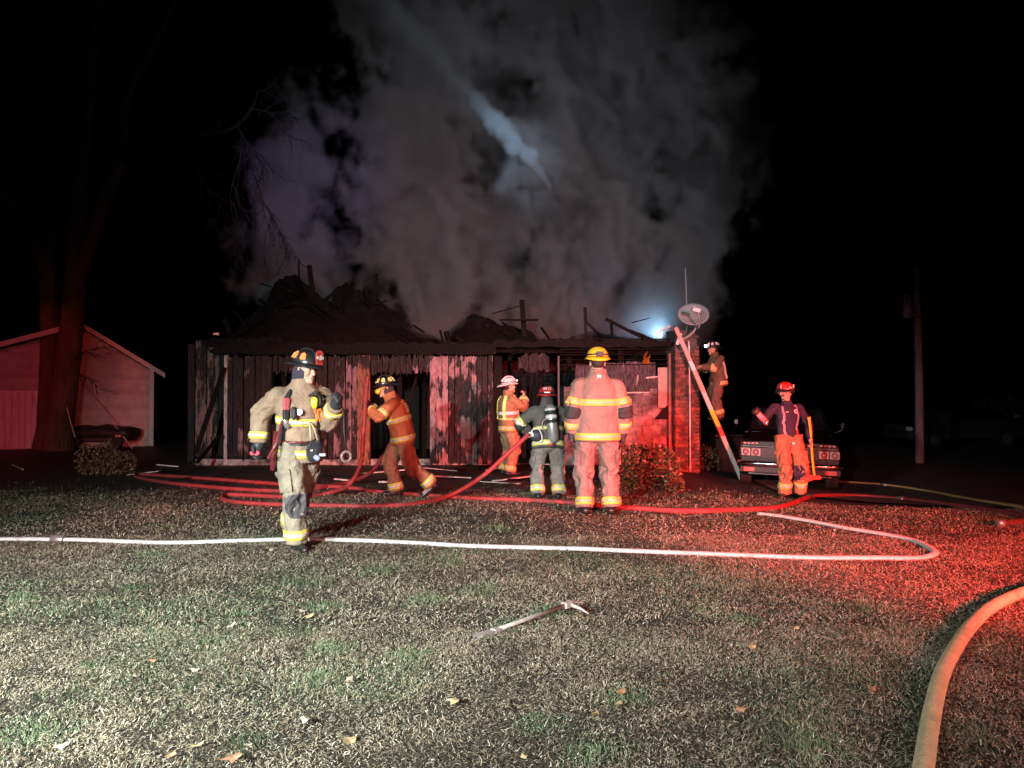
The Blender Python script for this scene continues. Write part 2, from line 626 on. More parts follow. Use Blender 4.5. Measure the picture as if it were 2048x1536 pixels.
def paint_mat(name, thr, paint=(0.30, 0.215, 0.22), ch=(0.011, 0.009, 0.009), rand=0.25, voro=26):
    """burnt boards: charcoal with alligator cracking, remains of pale paint"""
    m = bpy.data.materials.new(name)
    m.use_nodes = True
    N, L = m.node_tree.nodes, m.node_tree.links
    bs = N['Principled BSDF']
    bs.inputs['Roughness'].default_value = 0.65
    bs.inputs['Specular IOR Level'].default_value = 0.25
    g = N.new('ShaderNodeNewGeometry')
    oi = N.new('ShaderNodeObjectInfo')
    cb = N.new('ShaderNodeVectorMath')
    cb.operation = 'MULTIPLY_ADD'
    cb.inputs[1].default_value = (17, 9, 31)
    L.new(oi.outputs['Random'], cb.inputs[0])
    L.new(g.outputs['Position'], cb.inputs[2])
    mp = N.new('ShaderNodeMapping')
    mp.inputs['Scale'].default_value = (1, 1, 0.22)
    L.new(cb.outputs[0], mp.inputs[0])
    n1 = N.new('ShaderNodeTexNoise')
    n1.inputs['Scale'].default_value = 9
    n1.inputs['Detail'].default_value = 7
    n1.inputs['Roughness'].default_value = 0.72
    L.new(mp.outputs[0], n1.inputs['Vector'])
    ma = N.new('ShaderNodeMath')
    ma.operation = 'MULTIPLY_ADD'
    ma.inputs[1].default_value = rand
    L.new(oi.outputs['Random'], ma.inputs[0])
    L.new(n1.outputs['Fac'], ma.inputs[2])
    nb = N.new('ShaderNodeTexNoise')
    nb.inputs['Scale'].default_value = 1.7
    nb.inputs['Detail'].default_value = 3
    L.new(g.outputs['Position'], nb.inputs['Vector'])
    mb_ = N.new('ShaderNodeMath')
    mb_.operation = 'MULTIPLY_ADD'
    mb_.inputs[1].default_value = .9
    L.new(nb.outputs['Fac'], mb_.inputs[0])
    mc_ = N.new('ShaderNodeMath')
    mc_.operation = 'ADD'
    mc_.inputs[1].default_value = -.45
    L.new(ma.outputs[0], mb_.inputs[2])
    L.new(mb_.outputs[0], mc_.inputs[0])
    mr = N.new('ShaderNodeMapRange')
    mr.inputs['From Min'].default_value = thr
    mr.inputs['From Max'].default_value = thr + 0.07
    L.new(mc_.outputs[0], mr.inputs['Value'])
    n2 = N.new('ShaderNodeTexNoise')
    n2.inputs['Scale'].default_value = 30
    n2.inputs['Detail'].default_value = 5
    L.new(mp.outputs[0], n2.inputs['Vector'])
    r1 = N.new('ShaderNodeValToRGB')
    r1.color_ramp.elements[0].position = .3
    r1.color_ramp.elements[1].position = .75
    r1.color_ramp.elements[0].color = (*[c * .35 for c in paint], 1)
    r1.color_ramp.elements[1].color = (*paint, 1)
    L.new(n2.outputs['Fac'], r1.inputs[0])
    r2 = N.new('ShaderNodeValToRGB')
    r2.color_ramp.elements[0].position = .4
    r2.color_ramp.elements[1].position = .8
    r2.color_ramp.elements[0].color = (*[c * .5 for c in ch], 1)
    r2.color_ramp.elements[1].color = (*[c * 3.2 for c in ch], 1)
    L.new(n2.outputs['Fac'], r2.inputs[0])
    mx = N.new('ShaderNodeMix')
    mx.data_type = 'RGBA'
    L.new(mr.outputs[0], mx.inputs['Factor'])
    L.new(r2.outputs[0], mx.inputs['A'])
    L.new(r1.outputs[0], mx.inputs['B'])
    L.new(mx.outputs['Result'], bs.inputs['Base Color'])
    vo = N.new('ShaderNodeTexVoronoi')
    vo.inputs['Scale'].default_value = voro
    mp2 = N.new('ShaderNodeMapping')
    mp2.inputs['Scale'].default_value = (1.3, 1, 0.9)
    L.new(cb.outputs[0], mp2.inputs[0])
    L.new(mp2.outputs[0], vo.inputs['Vector'])
    bp = N.new('ShaderNodeBump')
    bp.invert = True
    bp.inputs['Strength'].default_value = 0.9
    bp.inputs['Distance'].default_value = 0.012
    L.new(vo.outputs['Distance'], bp.inputs['Height'])
    L.new(bp.outputs[0], bs.inputs['Normal'])
    return m

SID = {0: paint_mat('scorched siding dark', 0.84), 1: paint_mat('scorched siding', 0.69), 2: paint_mat('scorched siding with paint', 0.60, (0.40, 0.27, 0.28)),
       3: paint_mat('scorched siding far', 0.74, (0.25, 0.17, 0.16)), 4: paint_mat('bare scorched wood', 0.45, (0.30, 0.15, 0.08), rand=.1)}

def plank(x0, x1, z0, z1, m, y=0.0, th=0.028, jag=0.03, parent=house, name='plank'):
    """one upright board with ragged burnt ends"""
    g = 0.006
    n = 4
    xs_ = [x0 + g + (x1 - x0 - 2 * g) * k / n for k in range(n + 1)]
    top = [z1 + random.uniform(-jag, jag) for _ in xs_]
    bot = [z0 + random.uniform(-jag, jag) for _ in xs_]
    poly = [(x, 0, b) for x, b in zip(xs_, bot)] + [(x, 0, t) for x, t in reversed(list(zip(xs_, top)))]
    mb = MB()
    yy = y + random.uniform(-.018, .014)
    mb.prism(poly, (0, yy - th, 0), (0, yy, 0))
    o = mb.build(name, m, parent)
    o.rotation_euler.y = random.uniform(-.006, .006)
    return o

def boards(p0, p1, z0, z1, kinds, y=0.0, step=11.5, jag=0.03, scale=1.0):
    n = max(1, round((p1 - p0) / step))
    for k in range(n):
        a = p0 + (p1 - p0) * k / n
        b = p0 + (p1 - p0) * (k + 1) / n
        plank(hx(a) * scale, hx(b) * scale, z0, z1, SID[random.choice(kinds)], y, jag=jag)

EZ = hz(712)
boards(392, 450, 0.1, 2.62, [3, 3, 0], y=0.75, scale=(HY + .75) / HY)
boards(455, 545, 0.14, EZ, [1, 1, 3])
boards(545, 632, hz(748), EZ, [1, 1, 3], jag=.07)
boards(545, 632, 0.14, 0.85, [0, 3])
boards(632, 716, 0.14, EZ, [1, 1, 1, 2])
boards(742, 860, hz(745), EZ, [1, 1], jag=.08)
boards(860, 922, 0.03, EZ, [2, 2, 2])
boards(922, 986, 0.03, EZ, [2, 1])
boards(1035, 1100, hz(741), EZ + .02, [1, 1], step=22, jag=.05)
mb = MB(); mb.box((hx(729), -.05, 1.15), (.26, .08, 2.25), jit=.008); mb.build('door_jamb', SID[4], house)
mb = MB(); mb.box((hx(996), 0, 1.1), (.16, .14, 2.3), jit=.01); mb.build('post', CHARB, house)
mb = MB(); mb.box((hx(452), .05, 1.25), (.07, .1, 2.5), jit=.008)
tag(mb.build('corner_post', paint_mat('peeling corner post', .52, (.6, .5, .48)), house), 'corner post with peeling pale paint')
mb = MB(); mb.tube([(hx(1117), -.02, EZ), (hx(1117), -.02, 1.5), (hx(1118), -.03, 1.0)], .022, 8); mb.build('pipe', mat('sooty pipe', (.10, .10, .10), .5, .4), house)
# fascia and wall plate, burnt through in places
mb = MB()
for (a, b, z0, z1, y) in ((392, 560, 2.52, 2.64, .3), (430, 720, 2.29, 2.50, -.06), (716, 992, 2.28, 2.52, -.05), (985, 1345, 2.44, 2.56, -.04)):
    n = 22
    poly = [(hx(a + (b - a) * k / n), 0, z0 + random.uniform(-.025, .02)) for k in range(n + 1)] + [(hx(b - (b - a) * k / n), 0, z1 + random.uniform(-.03, .05)) for k in range(n + 1)]
    q = MB(); q.prism(poly, (0, y - .05, 0), (0, y, 0)); q.build('fascia_board', CHARB, house)
q = MB()
for k in range(6):
    z = hz(730) + k * .105
    q2 = MB(); q2.bar((hx(1120), -.02 - .004 * (k % 2), z), (hx(1340), -.02, z + .01), .11, .02, (0, 0, 1), .004)
    q2.build('siding_board', CHARB, house)
# loose blackened sheets on the block wall
for (a, b, c, d, dy) in ((1205, 1255, 727, 786, -.035), (1250, 1312, 725, 778, -.05), (1216, 1298, 750, 787, -.07), (1150, 1212, 730, 790, -.04)):
    q = MB(); q.prism([(hx(a), 0, hz(d)), (hx(b), 0, hz(d) + .015), (hx(b) - .02, 0, hz(c)), (hx(a) + .01, 0, hz(c) + .02)], (0, dy - .012, 0), (0, dy, 0))
    q.build('blackened_panel', paint_mat('blackened sheet', .80, (.5, .4, .4), (.035, .032, .035)), house)
q = MB(); q.bar((hx(1214), -.10, hz(786)), (hx(1296), -.10, hz(785)), .03, .025); q.build('metal_edge', mat('pale trim', (.45, .38, .36), .5, .4, 20), house)
q = MB(); q.bar((hx(1290), -.10, hz(756)), (hx(1313), -.10, hz(754)), .035, .03); q.build('trim_piece', MATS['pale trim'], house)
q = MB(); q.prism([(hx(1308), 0, hz(838)), (hx(1337), 0, hz(838)), (hx(1337), 0, hz(806))], (0, -.10, 0), (0, -.06, 0)); q.build('bracket_board', CHARB, house)
q = MB(); q.box((hx(1325), -.03, (hz(735) + hz(815)) / 2), (.20, .05, hz(735) - hz(815)), jit=.004); q.build('trim_board', mat('sooty trim board', (.34, .24, .21), .6, .5, 9, .006, 40, stretch=(1, 1, .3)), house)
# concrete block wall
BLK = mat('sooty concrete block', (.22, .185, .18), .9, .5, 5, .016, 60, col2=(.045, .035, .035), thr=(.44, .66), rand=.12, coord='World')
blk = {}
def block(x, z, wd, h):
    key = (round(wd, 3), round(h, 3))
    if key not in blk:
        mb = MB(); mb.box((0, 0, 0), (wd - .012, .19, h - .012))
        me = mb.mesh('block'); fix_normals(me); me.materials.append(BLK)
        blk[key] = me
    o = bpy.data.objects.new('block', blk[key]); COL.objects.link(o); o.parent = house
    o.location = (x + wd / 2, .10 + random.uniform(-.006, .006), z + h / 2)
bx0, bx1, bh = hx(1128), hx(1338), .203
z = -.2
row = 0
while z < hz(735) - .05:
    x = bx0 - (.2 if row % 2 else 0)
    while x < bx1 - .01:
        a, b = max(x, bx0), min(x + .405, bx1)
        if b - a > .05 and not (z > hz(782) and a < hx(1296)):
            block(a, z, b - a, bh)
        x += .405
    z += bh
    row += 1
q = MB(); q.box(((bx0 + bx1) / 2, .11, .65), (bx1 - bx0, .15, 1.75)); q.build('mortar_core', mat('mortar', (.12, .105, .10), .95, .3, 20, .005), house)
# brick corner column, every brick its own
BRK = mat('sooty brick', (.20, .075, .055), .7, .5, 18, .006, 60, col2=(.06, .03, .025), thr=(.5, .7), rand=.25, coord='World')
col = empty('brick_column'); col.parent = house
cx = hx(1364); col.location = (cx, 0.12, 0); col.rotation_euler.z = R(14)
q = MB(); q.box((0, 0, 1.28), (.46, .40, 3.0)); q.build('mortar_core', mat('dark mortar', (.09, .07, .065), .95, .3, 20, .006), col)
bm_ = {}
def brick(x, y, z, rot, half):
    key = half
    if key not in bm_:
        mb = MB(); mb.box((0, 0, 0), ((.10 if half else .205), .10, .062), jit=.002)
        me = mb.mesh('brick'); fix_normals(me); me.materials.append(BRK); bm_[key] = me
    o = bpy.data.objects.new('brick', bm_[key]); COL.objects.link(o); o.parent = col
    o.location = (x, y, z); o.rotation_euler = (random.uniform(-.02, .02), random.uniform(-.015, .015), rot)
z = -.18
r_ = 0
while z < 2.70:
    layout = [(-.135, 0), (.085, 0), (.245, 1)] if r_ % 2 == 0 else [(-.19, 1), (-.03, 0), (.19, 0)]
    for (x, h) in layout:
        if z > 2.35 and random.random() < .25:
            continue
        brick(x + random.uniform(-.006, .006), -.19 + random.uniform(-.007, .007), z, 0, h)
    for (y, h) in ([(-.03, 0), (.13, 1)] if r_ % 2 else [(-.08, 1), (.08, 0)]):
        brick(.255, y, z, R(90), h)
    z += .0745
    r_ += 1
q = MB(); q.tube([(hx(1374), -.26, -.1), (hx(1374), -.25, 1.5), (hx(1374) - .02, -.25, 2.55)], .014, 8); q.build('conduit', mat('pale conduit', (.55, .5, .48), .4, .2), house)
q = MB(); q.tube([(hx(1337), -.12, -.1), (hx(1337), -.12, 2.3)], .035, 8); q.build('downspout', mat('sooty downspout', (.16, .08, .07), .5, .5), house)
q = MB(); q.tube([(hx(1392), .1, -.1), (hx(1392), .1, 2.4)], .02, 8); q.build('conduit', mat('dark conduit', (.2, .12, .1), .4, .4), house)
q = MB(); q.tube([(hx(1376), .1, 2.4), (hx(1376), .1, 3.3), (hx(1374) , .12, 4.1)], [.022, .02, .012], 8); q.build('antenna_mast', mat('mast steel', (.25, .24, .24), .4, .3), house)
# foundation and interior
q = MB(); q.box((hx(690), .12, .0), (hx(990) - hx(392), .2, .24)); q.build('foundation', mat('pale foundation', (.38, .33, .31), .9, .5, 6, .02, 30, col2=(.05, .045, .045), thr=(.45, .6)), house)
q = MB(); q.box((hx(870), 4.3, 1.1), (10.4, .12, 3.0)); q.build('back_wall', CHAR, house)
q = MB(); q.box((hx(1392) + .1, 2.4, 1.1), (.14, 4.2, 2.9)); q.build('side_wall', CHAR, house)
q = MB(); q.box((hx(392) * 1.05 - .1, 2.6, 1.1), (.14, 3.7, 2.9)); q.build('side_wall', CHAR, house)
q = MB(); q.box((hx(870), 2.2, -.02), (10.2, 4.0, .1)); q.build('house_floor', CHAR, house)
q = MB(); q.box((hx(880), 2.0, 1.15), (.12, 3.6, 2.3)); q.build('partition_wall', CHAR, house)
for px in (590, 780, 830, 1050, 1085, 1150):
    q = MB(); q.box((hx(px), 1.0 + random.random(), 1.2), (.09, .05, 2.3), jit=.01); q.build('wall_stud', CHARB, house)
# collapsed roof: two ragged mounds of sheathing and shingles
SHN = mat('burnt shingles', (.010, .008, .007), .95, .6, 7, .05, 24, col2=(.034, .018, .011), thr=(.58, .74), spec=.1, coord='World')
def roof_mound(name, prof, m, y0, yr, seed, amp=.10):
    nx_, ny_ = 70, 16
    vs = []
    pxs = [p[0] for p in prof]; pys = [p[1] for p in prof]
    for j in range(ny_ + 1):
        t = j / ny_
        for i in range(nx_ + 1):
            px = pxs[0] + (pxs[-1] - pxs[0]) * i / nx_
            py = float(np.interp(px, pxs, pys))
            Yr = HY + yr
            top = CZ + (HOR - py) / F * Yr
            y = y0 + (yr - y0) * t
            x = (px - 1024) / F * (HY + y)
            zz = 2.38 + (top - 2.38) * t ** .8
            d = V((x * 1.6, y * 1.6, seed))
            zz += amp * t * mnoise.fractal(d, 1.0, 2.0, 4) + .5 * amp * math.floor(3 * mnoise.noise(d * 2.3)) / 3 * t
            vs.append((x + .05 * mnoise.noise(d * 3), y + .08 * mnoise.noise(d * 2), zz))
    n = nx_ + 1
    fs = [(j * n + i, j * n + i + 1, (j + 1) * n + i + 1, (j + 1) * n + i) for j in range(ny_) for i in range(nx_)
          if not (j > 9 and mnoise.noise(V((i * .22, j * .5, seed * 3))) > .42)]
    me = bpy.data.meshes.new(name)
    me.from_pydata(vs, [], fs)
    o = obj(name, me, m, house)
    s = o.modifiers.new('s', 'SOLIDIFY'); s.thickness = .05
    return o
roof_mound('collapsed_roof', [(420, 700), (470, 665), (525, 610), (548, 556), (580, 545), (610, 560), (645, 590), (690, 566), (750, 560), (790, 600), (830, 648), (890, 690)], SHN, .1, 2.6, 4.0, .22)
roof_mound('collapsed_roof', [(880, 692), (915, 652), (945, 634), (985, 636), (1020, 650), (1060, 672), (1100, 690)], SHN, .2, 1.8, 9.0, .14)
roof_mound('collapsed_roof', [(1080, 690), (1130, 676), (1190, 664), (1260, 668), (1335, 684)], SHN, .3, 2.2, 14.0, .16)
def beam(name, a, b, wd, th, m=CHARB):
    q = MB()
    A, B = at(*a), at(*b)
    A.y -= HY; B.y -= HY
    q.bar(A, B, wd, th, None, .008)
    return q.build(name, m, house)
for (a, b, wd) in (((1212, 638, 15.5), (1282, 674, 15.3), .11), ((1264, 645, 15.6), (1300, 636, 15.8), .03), ((985, 627, 16.5), (1040, 612, 16.8), .04), ((1044, 600, 16.8), (1050, 690, 16.6), .12),
                   ((880, 660, 15.6), (888, 692, 15.4), .04), ((893, 664, 15.6), (899, 692, 15.4), .10), ((1170, 615, 16.6), (1172, 680, 16.5), .07), ((1222, 640, 16.9), (1225, 690, 16.6), .06),
                   ((610, 622, 16.9), (740, 618, 17.0), .05), ((560, 560, 17.4), (660, 640, 16.2), .10), ((520, 600, 17.2), (700, 690, 15.6), .12), ((1000, 640, 16.2), (1075, 640, 16.5), .06),
                   ((1260, 660, 15.8), (1330, 690, 15.35), .09), ((1240, 690, 15.5), (1243, 735, 15.35), .12), ((430, 690, 15.7), (520, 640, 16.8), .08), ((760, 650, 16.0), (830, 690, 15.5), .08)):
    beam('rafter', a, b, wd, wd * .6)
random.seed(5)
for k in range(46):
    # broken roof boards and rafters jutting from the heaps
    px = random.choice([random.uniform(440, 860), random.uniform(440, 720), random.uniform(900, 1090), random.uniform(1080, 1330)])
    base = float(np.interp(px, [430, 525, 560, 610, 690, 760, 830, 900, 950, 1010, 1080, 1200, 1330], [690, 620, 570, 570, 585, 575, 650, 675, 645, 650, 680, 672, 686]))
    Yb = random.uniform(16.0, 17.6)
    an = random.uniform(-1.4, 1.4)
    ln = random.uniform(18, 62)
    a_ = (px, base + random.uniform(5, 60), Yb)
    b_ = (px + math.sin(an) * ln, a_[1] - abs(math.cos(an)) * ln, Yb + random.uniform(-.4, .4))
    beam('roof_board', a_, b_, random.uniform(.03, .13), random.uniform(.02, .04))
for (px, w0) in ((560, 3), (600, 2), (760, 2), (800, 3), (845, 2), (1020, 3), (1065, 2), (1140, 2)):
    # charred timbers hanging and leaning in the openings
    y_ = random.uniform(15.5, 16.3)
    beam('hanging_timber', (px, random.uniform(700, 730), y_), (px + random.uniform(-35, 35), random.uniform(800, 915), y_ + .2), .03 * w0, .04)
beam('pale_stick', (1318, 664, 15.2), (1341, 652, 15.1), .05, .04, mat('pale wood', (.55, .52, .48), .6, .3))
beam('leaning_timber', (448, 735, 15.2), (392, 905, 14.6), .09, .05)
beam('leaning_timber', (440, 870, 15.0), (395, 925, 14.2), .06, .04)
q = MB(); q.prism([(hx(417), .2, hz(668)), (hx(430), .2, hz(669)), (hx(428), .2, hz(663)), (hx(419), .2, hz(664))], (0, 0, 0), (0, .04, 0)); q.build('pale_scrap', mat('pale scrap', (.7, .5, .4), .6, .2), house)

# satellite dish on the corner
dish = empty('satellite_dish', (hx(1378), HY - .25, 0))
tag(dish, 'grey satellite dish on a bent arm above the brick corner', 'satellite dish')
GREY = mat('dish grey', (.30, .31, .32), .45, .15, 5)
dc = V((0.0, -.15, hz(632)))
dn = V((-.10, -.75, .45)).normalized()
X_, Y_, D_ = frame_of(dn, (0, 0, 1))
q = MB()
rs = []
for i in range(7):
    t = i / 6
    rs.append([dc + (X_ * math.cos(k * math.pi / 14) * .31 + Y_ * math.sin(k * math.pi / 14) * .27) * max(t, .03) + D_ * (.06 * t * t - .06) for k in range(28)])
for i in range(6, -1, -1):
    t = i / 6
    rs.append([dc + (X_ * math.cos(k * math.pi / 14) * .315 + Y_ * math.sin(k * math.pi / 14) * .275) * max(t, .03) + D_ * (.06 * t * t - .072) for k in range(28)])
q.rings(rs); q.build('reflector', GREY, dish, True)
q = MB(); q.tube(catmull([dc + V((.04, .0, -.26)), dc + V((.05, -.20, -.30)), dc + V((.03, -.36, -.16)), dc + V((-.02, -.40, .0))], 6), .02, 8); q.build('feed_arm', GREY, dish, True)
q = MB(); q.box(dc + V((-.05, -.42, .03)), (.17, .09, .09), Matrix.Rotation(.2, 3, 'Y')); q.build('receiver', mat('receiver shell', (.55, .55, .56), .4, .1), dish, bevel=.015)
q = MB(); q.tube(catmull([dc + V((.06, .02, -.06)), dc + V((.06, .08, -.28)), dc + V((-.05, .12, -.42)), dc + V((-.24, .10, -.52))], 6), .024, 8); q.build('mast', GREY, dish, True)
q = MB(); q.box(dc + V((-.28, .12, -.50)), (.06, .12, .24), Matrix.Rotation(.3, 3, 'Y')); q.build('mount_plate', mat('mount white', (.6, .58, .56), .5, .2), dish)
# ================================================================ SHED AT THE LEFT
SY = 21.0
SS = SY / F
def sx_(px): return (px - 1024) * SS
def sz_(py): return CZ + (HOR - py) * SS
shed = empty('gabled_outbuilding', (0, SY, 0))
tag(shed, 'pale clapboard outbuilding with a lopsided gable behind the big tree', 'outbuilding')
CLAP = mat('white clapboard', (.52, .48, .44), .7, .18, 4, .003, 60, col2=(.40, .36, .33), thr=(.5, .7), rand=.2)
rx, rz = sx_(303) - 1.74, 3.30
xr, xl = sx_(303), -17.4
lsl, rsl = .34, .655
shed.rotation_euler.z = R(26)
shed.location = (xr - xr * math.cos(R(26)), SY - xr * math.sin(R(26)), 0)
z = .05
k = 0
while z < rz - .02:
    h = .145
    zt = z + h
    a = max(xl, rx - (rz - zt) / lsl)
    b = min(xr, rx + (rz - zt) / rsl)
    if b - a > .1:
        q = MB()
        q.prism([(a, 0, z), (b, 0, z), (b, 0, zt), (a, 0, zt)], (0, 0, 0), (0, .02, 0))
        for i in (0, 1):      # lap: the lower edge stands proud
            pass
        q.v = [(x, y - (.018 if zz < z + .01 and y < .01 else 0), zz) for (x, y, zz) in q.v]
        q.build('clapboard', CLAP, shed)
    z = zt - .004
q = MB(); q.prism([(xl, .03, 0), (xr - .01, .03, 0), (xr - .01, .03, rz - (xr - rx) * rsl - .02), (rx, .03, rz - .03), (xl, .03, rz - (rx - xl) * lsl)], (0, 0, 0), (0, .08, 0)); q.build('gable_wall', CLAP, shed)
q = MB(); q.box((xr - .06, 3, 1.1), (.1, 5.9, 2.2)); q.build('side_wall', CLAP, shed)
q = MB(); q.box((xr + .005, -.02, 1.1), (.11, .07, 2.2)); q.build('corner_trim', mat('trim white', (.6, .56, .52), .6, .15), shed)
ROOF = mat('shed roofing', (.10, .08, .075), .9, .4, 12, .01, 60)
ex = xr + .34
TRM = MATS['trim white']
for (x0, z0, x1, z1) in ((rx, rz + .05, ex, rz + .05 - (ex - rx) * rsl), (rx, rz + .05, xl - .3, rz + .05 - (rx - xl + .3) * lsl)):
    q = MB(); q.prism([(x0, 0, z0), (x1, 0, z1), (x1, 0, z1 + .07), (x0, 0, z0 + .07)], (0, -.42, 0), (0, 6, 0)); q.build('roof_slope', ROOF, shed)
    q = MB(); q.prism([(x0, 0, z0 - .06), (x1, 0, z1 - .06), (x1, 0, z1 + .075), (x0, 0, z0 + .075)], (0, -.45, 0), (0, -.424, 0)); q.build('barge_board', TRM, shed)
DOORM = mat('weathered white door boards', (.80, .76, .76), .7, .2, 10, .004, 40, col2=(.20, .15, .14), thr=(.58, .72), stretch=(1, 1, .15), rand=.1)
dr = empty('board_door'); dr.parent = shed
for k in range(14):
    a = -12.94 - (k + 1) * .15
    q = MB(); q.box((a + .075, -.07 + random.uniform(-.006, .006), .80), (.142, .03, 1.53)); q.build('plank', DOORM, dr)

# ---- covered trailer in front of it
tr = empty('covered_trailer', (sx_(240), SY - .9, 0))
tag(tr, 'low dark covered trailer standing in front of the outbuilding wall', 'trailer')
q = MB()
rs = []
for i in range(13):
    x = -.85 + 1.7 * i / 12
    hh = .60 + .05 * mnoise.noise(V((x * 3, 0, 0))) - .10 * abs(x) ** 3
    rs.append([V((x, -.4, .30)), V((x, -.42, hh - .06)), V((x, -.3, hh)), V((x, 0, hh + .04)), V((x, .3, hh)), V((x, .42, hh - .06)), V((x, .4, .30))])
q.rings(rs); q.build('tarpaulin', mat('black tarpaulin', (.02, .02, .022), .5, .3, 9, .01, 20), tr, True)
q = MB(); q.box((0, 0, .26), (1.6, .7, .08)); q.build('chassis', mat('dark steel', (.03, .03, .03), .5, .3), tr)
for s in (-.55, .55):
    q = MB(); q.tube([(s, -.42, .2), (s, -.30, .2)], .19, 18); q.build('wheel', mat('rubber', (.02, .02, .02), .8, .3), tr)
for s in (.62, .70):
    q = MB(); q.tube([(s, -.425, .36), (s, -.41, .36)], .035, 12); q.build('reflector', mat('reflector', (.5, .3, .25), .3, .1), tr)

# ---- thin poles leaning near the outbuilding
for (a, b, lab) in (((155, 752, 20.2), (266, 897, 19.6), 'long thin pale pole leaning from the tree to the ground'), ((134, 815, 19.0), (151, 874, 19.0), 'short thin stake leaning beside the tree trunk')):
    A, B = at(*a), at(*b)
    B.z = max(B.z, .0)
    q = MB(); q.tube([A, A.lerp(B, .5) + V((0, 0, -.02)), B], .014, 6)
    tag(q.build('leaning_pole', mat('pale pole', (.55, .42, .34), .6, .2)), lab, 'pole')

# ================================================================ BIG BARE TREE
BARK = mat('rough bark', (.11, .082, .065), .95, .5, 7, .05, 14, stretch=(1, 1, .25), coord='World')
tree = empty('bare_tree', at(118, 905, 19.5) * 1.0)
tb = V(tree.location); tb.z = 0; tree.location = tb
tag(tree, 'tall bare winter tree with twin trunks beside the outbuilding', 'tree')
def tp(px, py, Y): return at(px, py, Y) - tb
def limb(name, pts, rads, parent=tree, n=12, seg=8):
    P = catmull(pts, seg)
    m = len(P)
    rr = [float(np.interp(i / (m - 1), [k / (len(rads) - 1) for k in range(len(rads))], rads)) * (1 + .06 * mnoise.noise(P[i] * 2)) for i in range(m)]
    q = MB(); q.tube(P, rr, n)
    return q.build(name, BARK, parent, True)
limb('trunk', [tp(118, 925, 19.4), tp(120, 860, 19.4), tp(138, 700, 19.4), tp(148, 560, 19.5), tp(152, 430, 19.6), tp(168, 260, 19.8), tp(180, 100, 20), tp(205, -80, 20.2)], [.46, .33, .29, .26, .23, .16, .13, .10])
limb('trunk', [tp(95, 920, 19.7), tp(97, 850, 19.8), tp(100, 700, 19.9), tp(95, 560, 20), tp(80, 510, 20), tp(45, 440, 19.9), tp(0, 385, 19.7), tp(-60, 300, 19.5)], [.40, .28, .24, .24, .20, .14, .12, .08])
limb('limb', [tp(150, 560, 19.6), tp(175, 490, 19.4), tp(205, 400, 19.2), tp(238, 310, 19), tp(250, 190, 19), tp(300, 90, 19), tp(355, -20, 19)], [.22, .20, .17, .15, .11, .08, .05])
limb('limb', [tp(232, 320, 19), tp(270, 285, 18.6), tp(330, 268, 18.2), tp(395, 266, 17.8), tp(460, 255, 17.2), tp(500, 215, 16.8), tp(515, 165, 16.6)], [.13, .11, .09, .065, .05, .03, .006]).data.materials[0] = mat('silhouette twig bark', (.012, .011, .012), .95, .4)  # limb coloured near black: its unlit silhouette is put into the colour
limb('limb', [tp(90, 520, 20), tp(110, 400, 20.2), tp(70, 250, 20.6), tp(50, 160, 21)], [.16, .12, .08, .04])
TW = MB()
random.seed(21)
def twig(p, d, L, r, depth):
    pts = [p]
    q = V(p)
    dd = V(d).normalized()
    n = 5
    for i in range(n):
        dd = (dd + V((random.uniform(-.28, .28), random.uniform(-.2, .2), random.uniform(-.30, .18)))).normalized()
        q = q + dd * L / n
        pts.append(q)
    TW.tube(pts, [r * (1 - .75 * i / n) for i in range(n + 1)], 5)
    if depth:
        for i in range(1, n + 1):
            for _ in range(2 if random.random() < .55 else 1):
                nd = (dd + V((random.uniform(-.9, .9), random.uniform(-.5, .5), random.uniform(-1.0, .5)))).normalized()
                twig(pts[i], nd, L * random.uniform(.38, .62), r * .55, depth - 1)
for (a, b, r, dep) in (((470, 250, 17.1), (545, 330, 16.8), .026, 2), ((480, 262, 17), (530, 420, 16.7), .028, 2), ((500, 335, 16.9), (535, 490, 16.6), .024, 2), ((495, 215, 16.8), (560, 225, 16.5), .026, 2),
                       ((512, 180, 16.6), (565, 168, 16.4), .018, 2), ((440, 258, 17.4), (430, 200, 17.4), .020, 2), ((400, 266, 17.8), (420, 220, 17.6), .020, 1), ((540, 225, 16.5), (605, 285, 16.3), .016, 2),
                       ((365, 268, 18), (370, 420, 17.9), .022, 1), ((300, 275, 18.4), (345, 330, 18.2), .018, 1), ((520, 400, 16.7), (560, 480, 16.5), .016, 2),
                       ((210, 400, 19.1), (195, 290, 19), .03, 1), ((250, 200, 19), (262, 100, 19), .03, 1), ((150, 720, 19.3), (205, 660, 19.1), .02, 1), ((150, 745, 19.3), (200, 760, 19.1), .02, 1)):
    A, B = tp(*a), tp(*b)
    twig(A, B - A, (B - A).length, r, dep)
tag(TW.build('twigs', mat('silhouette twig bark', (.012, .011, .012), .95, .4), tree), kind='stuff')  # twigs darkened in colour to stand as silhouettes against the smoke

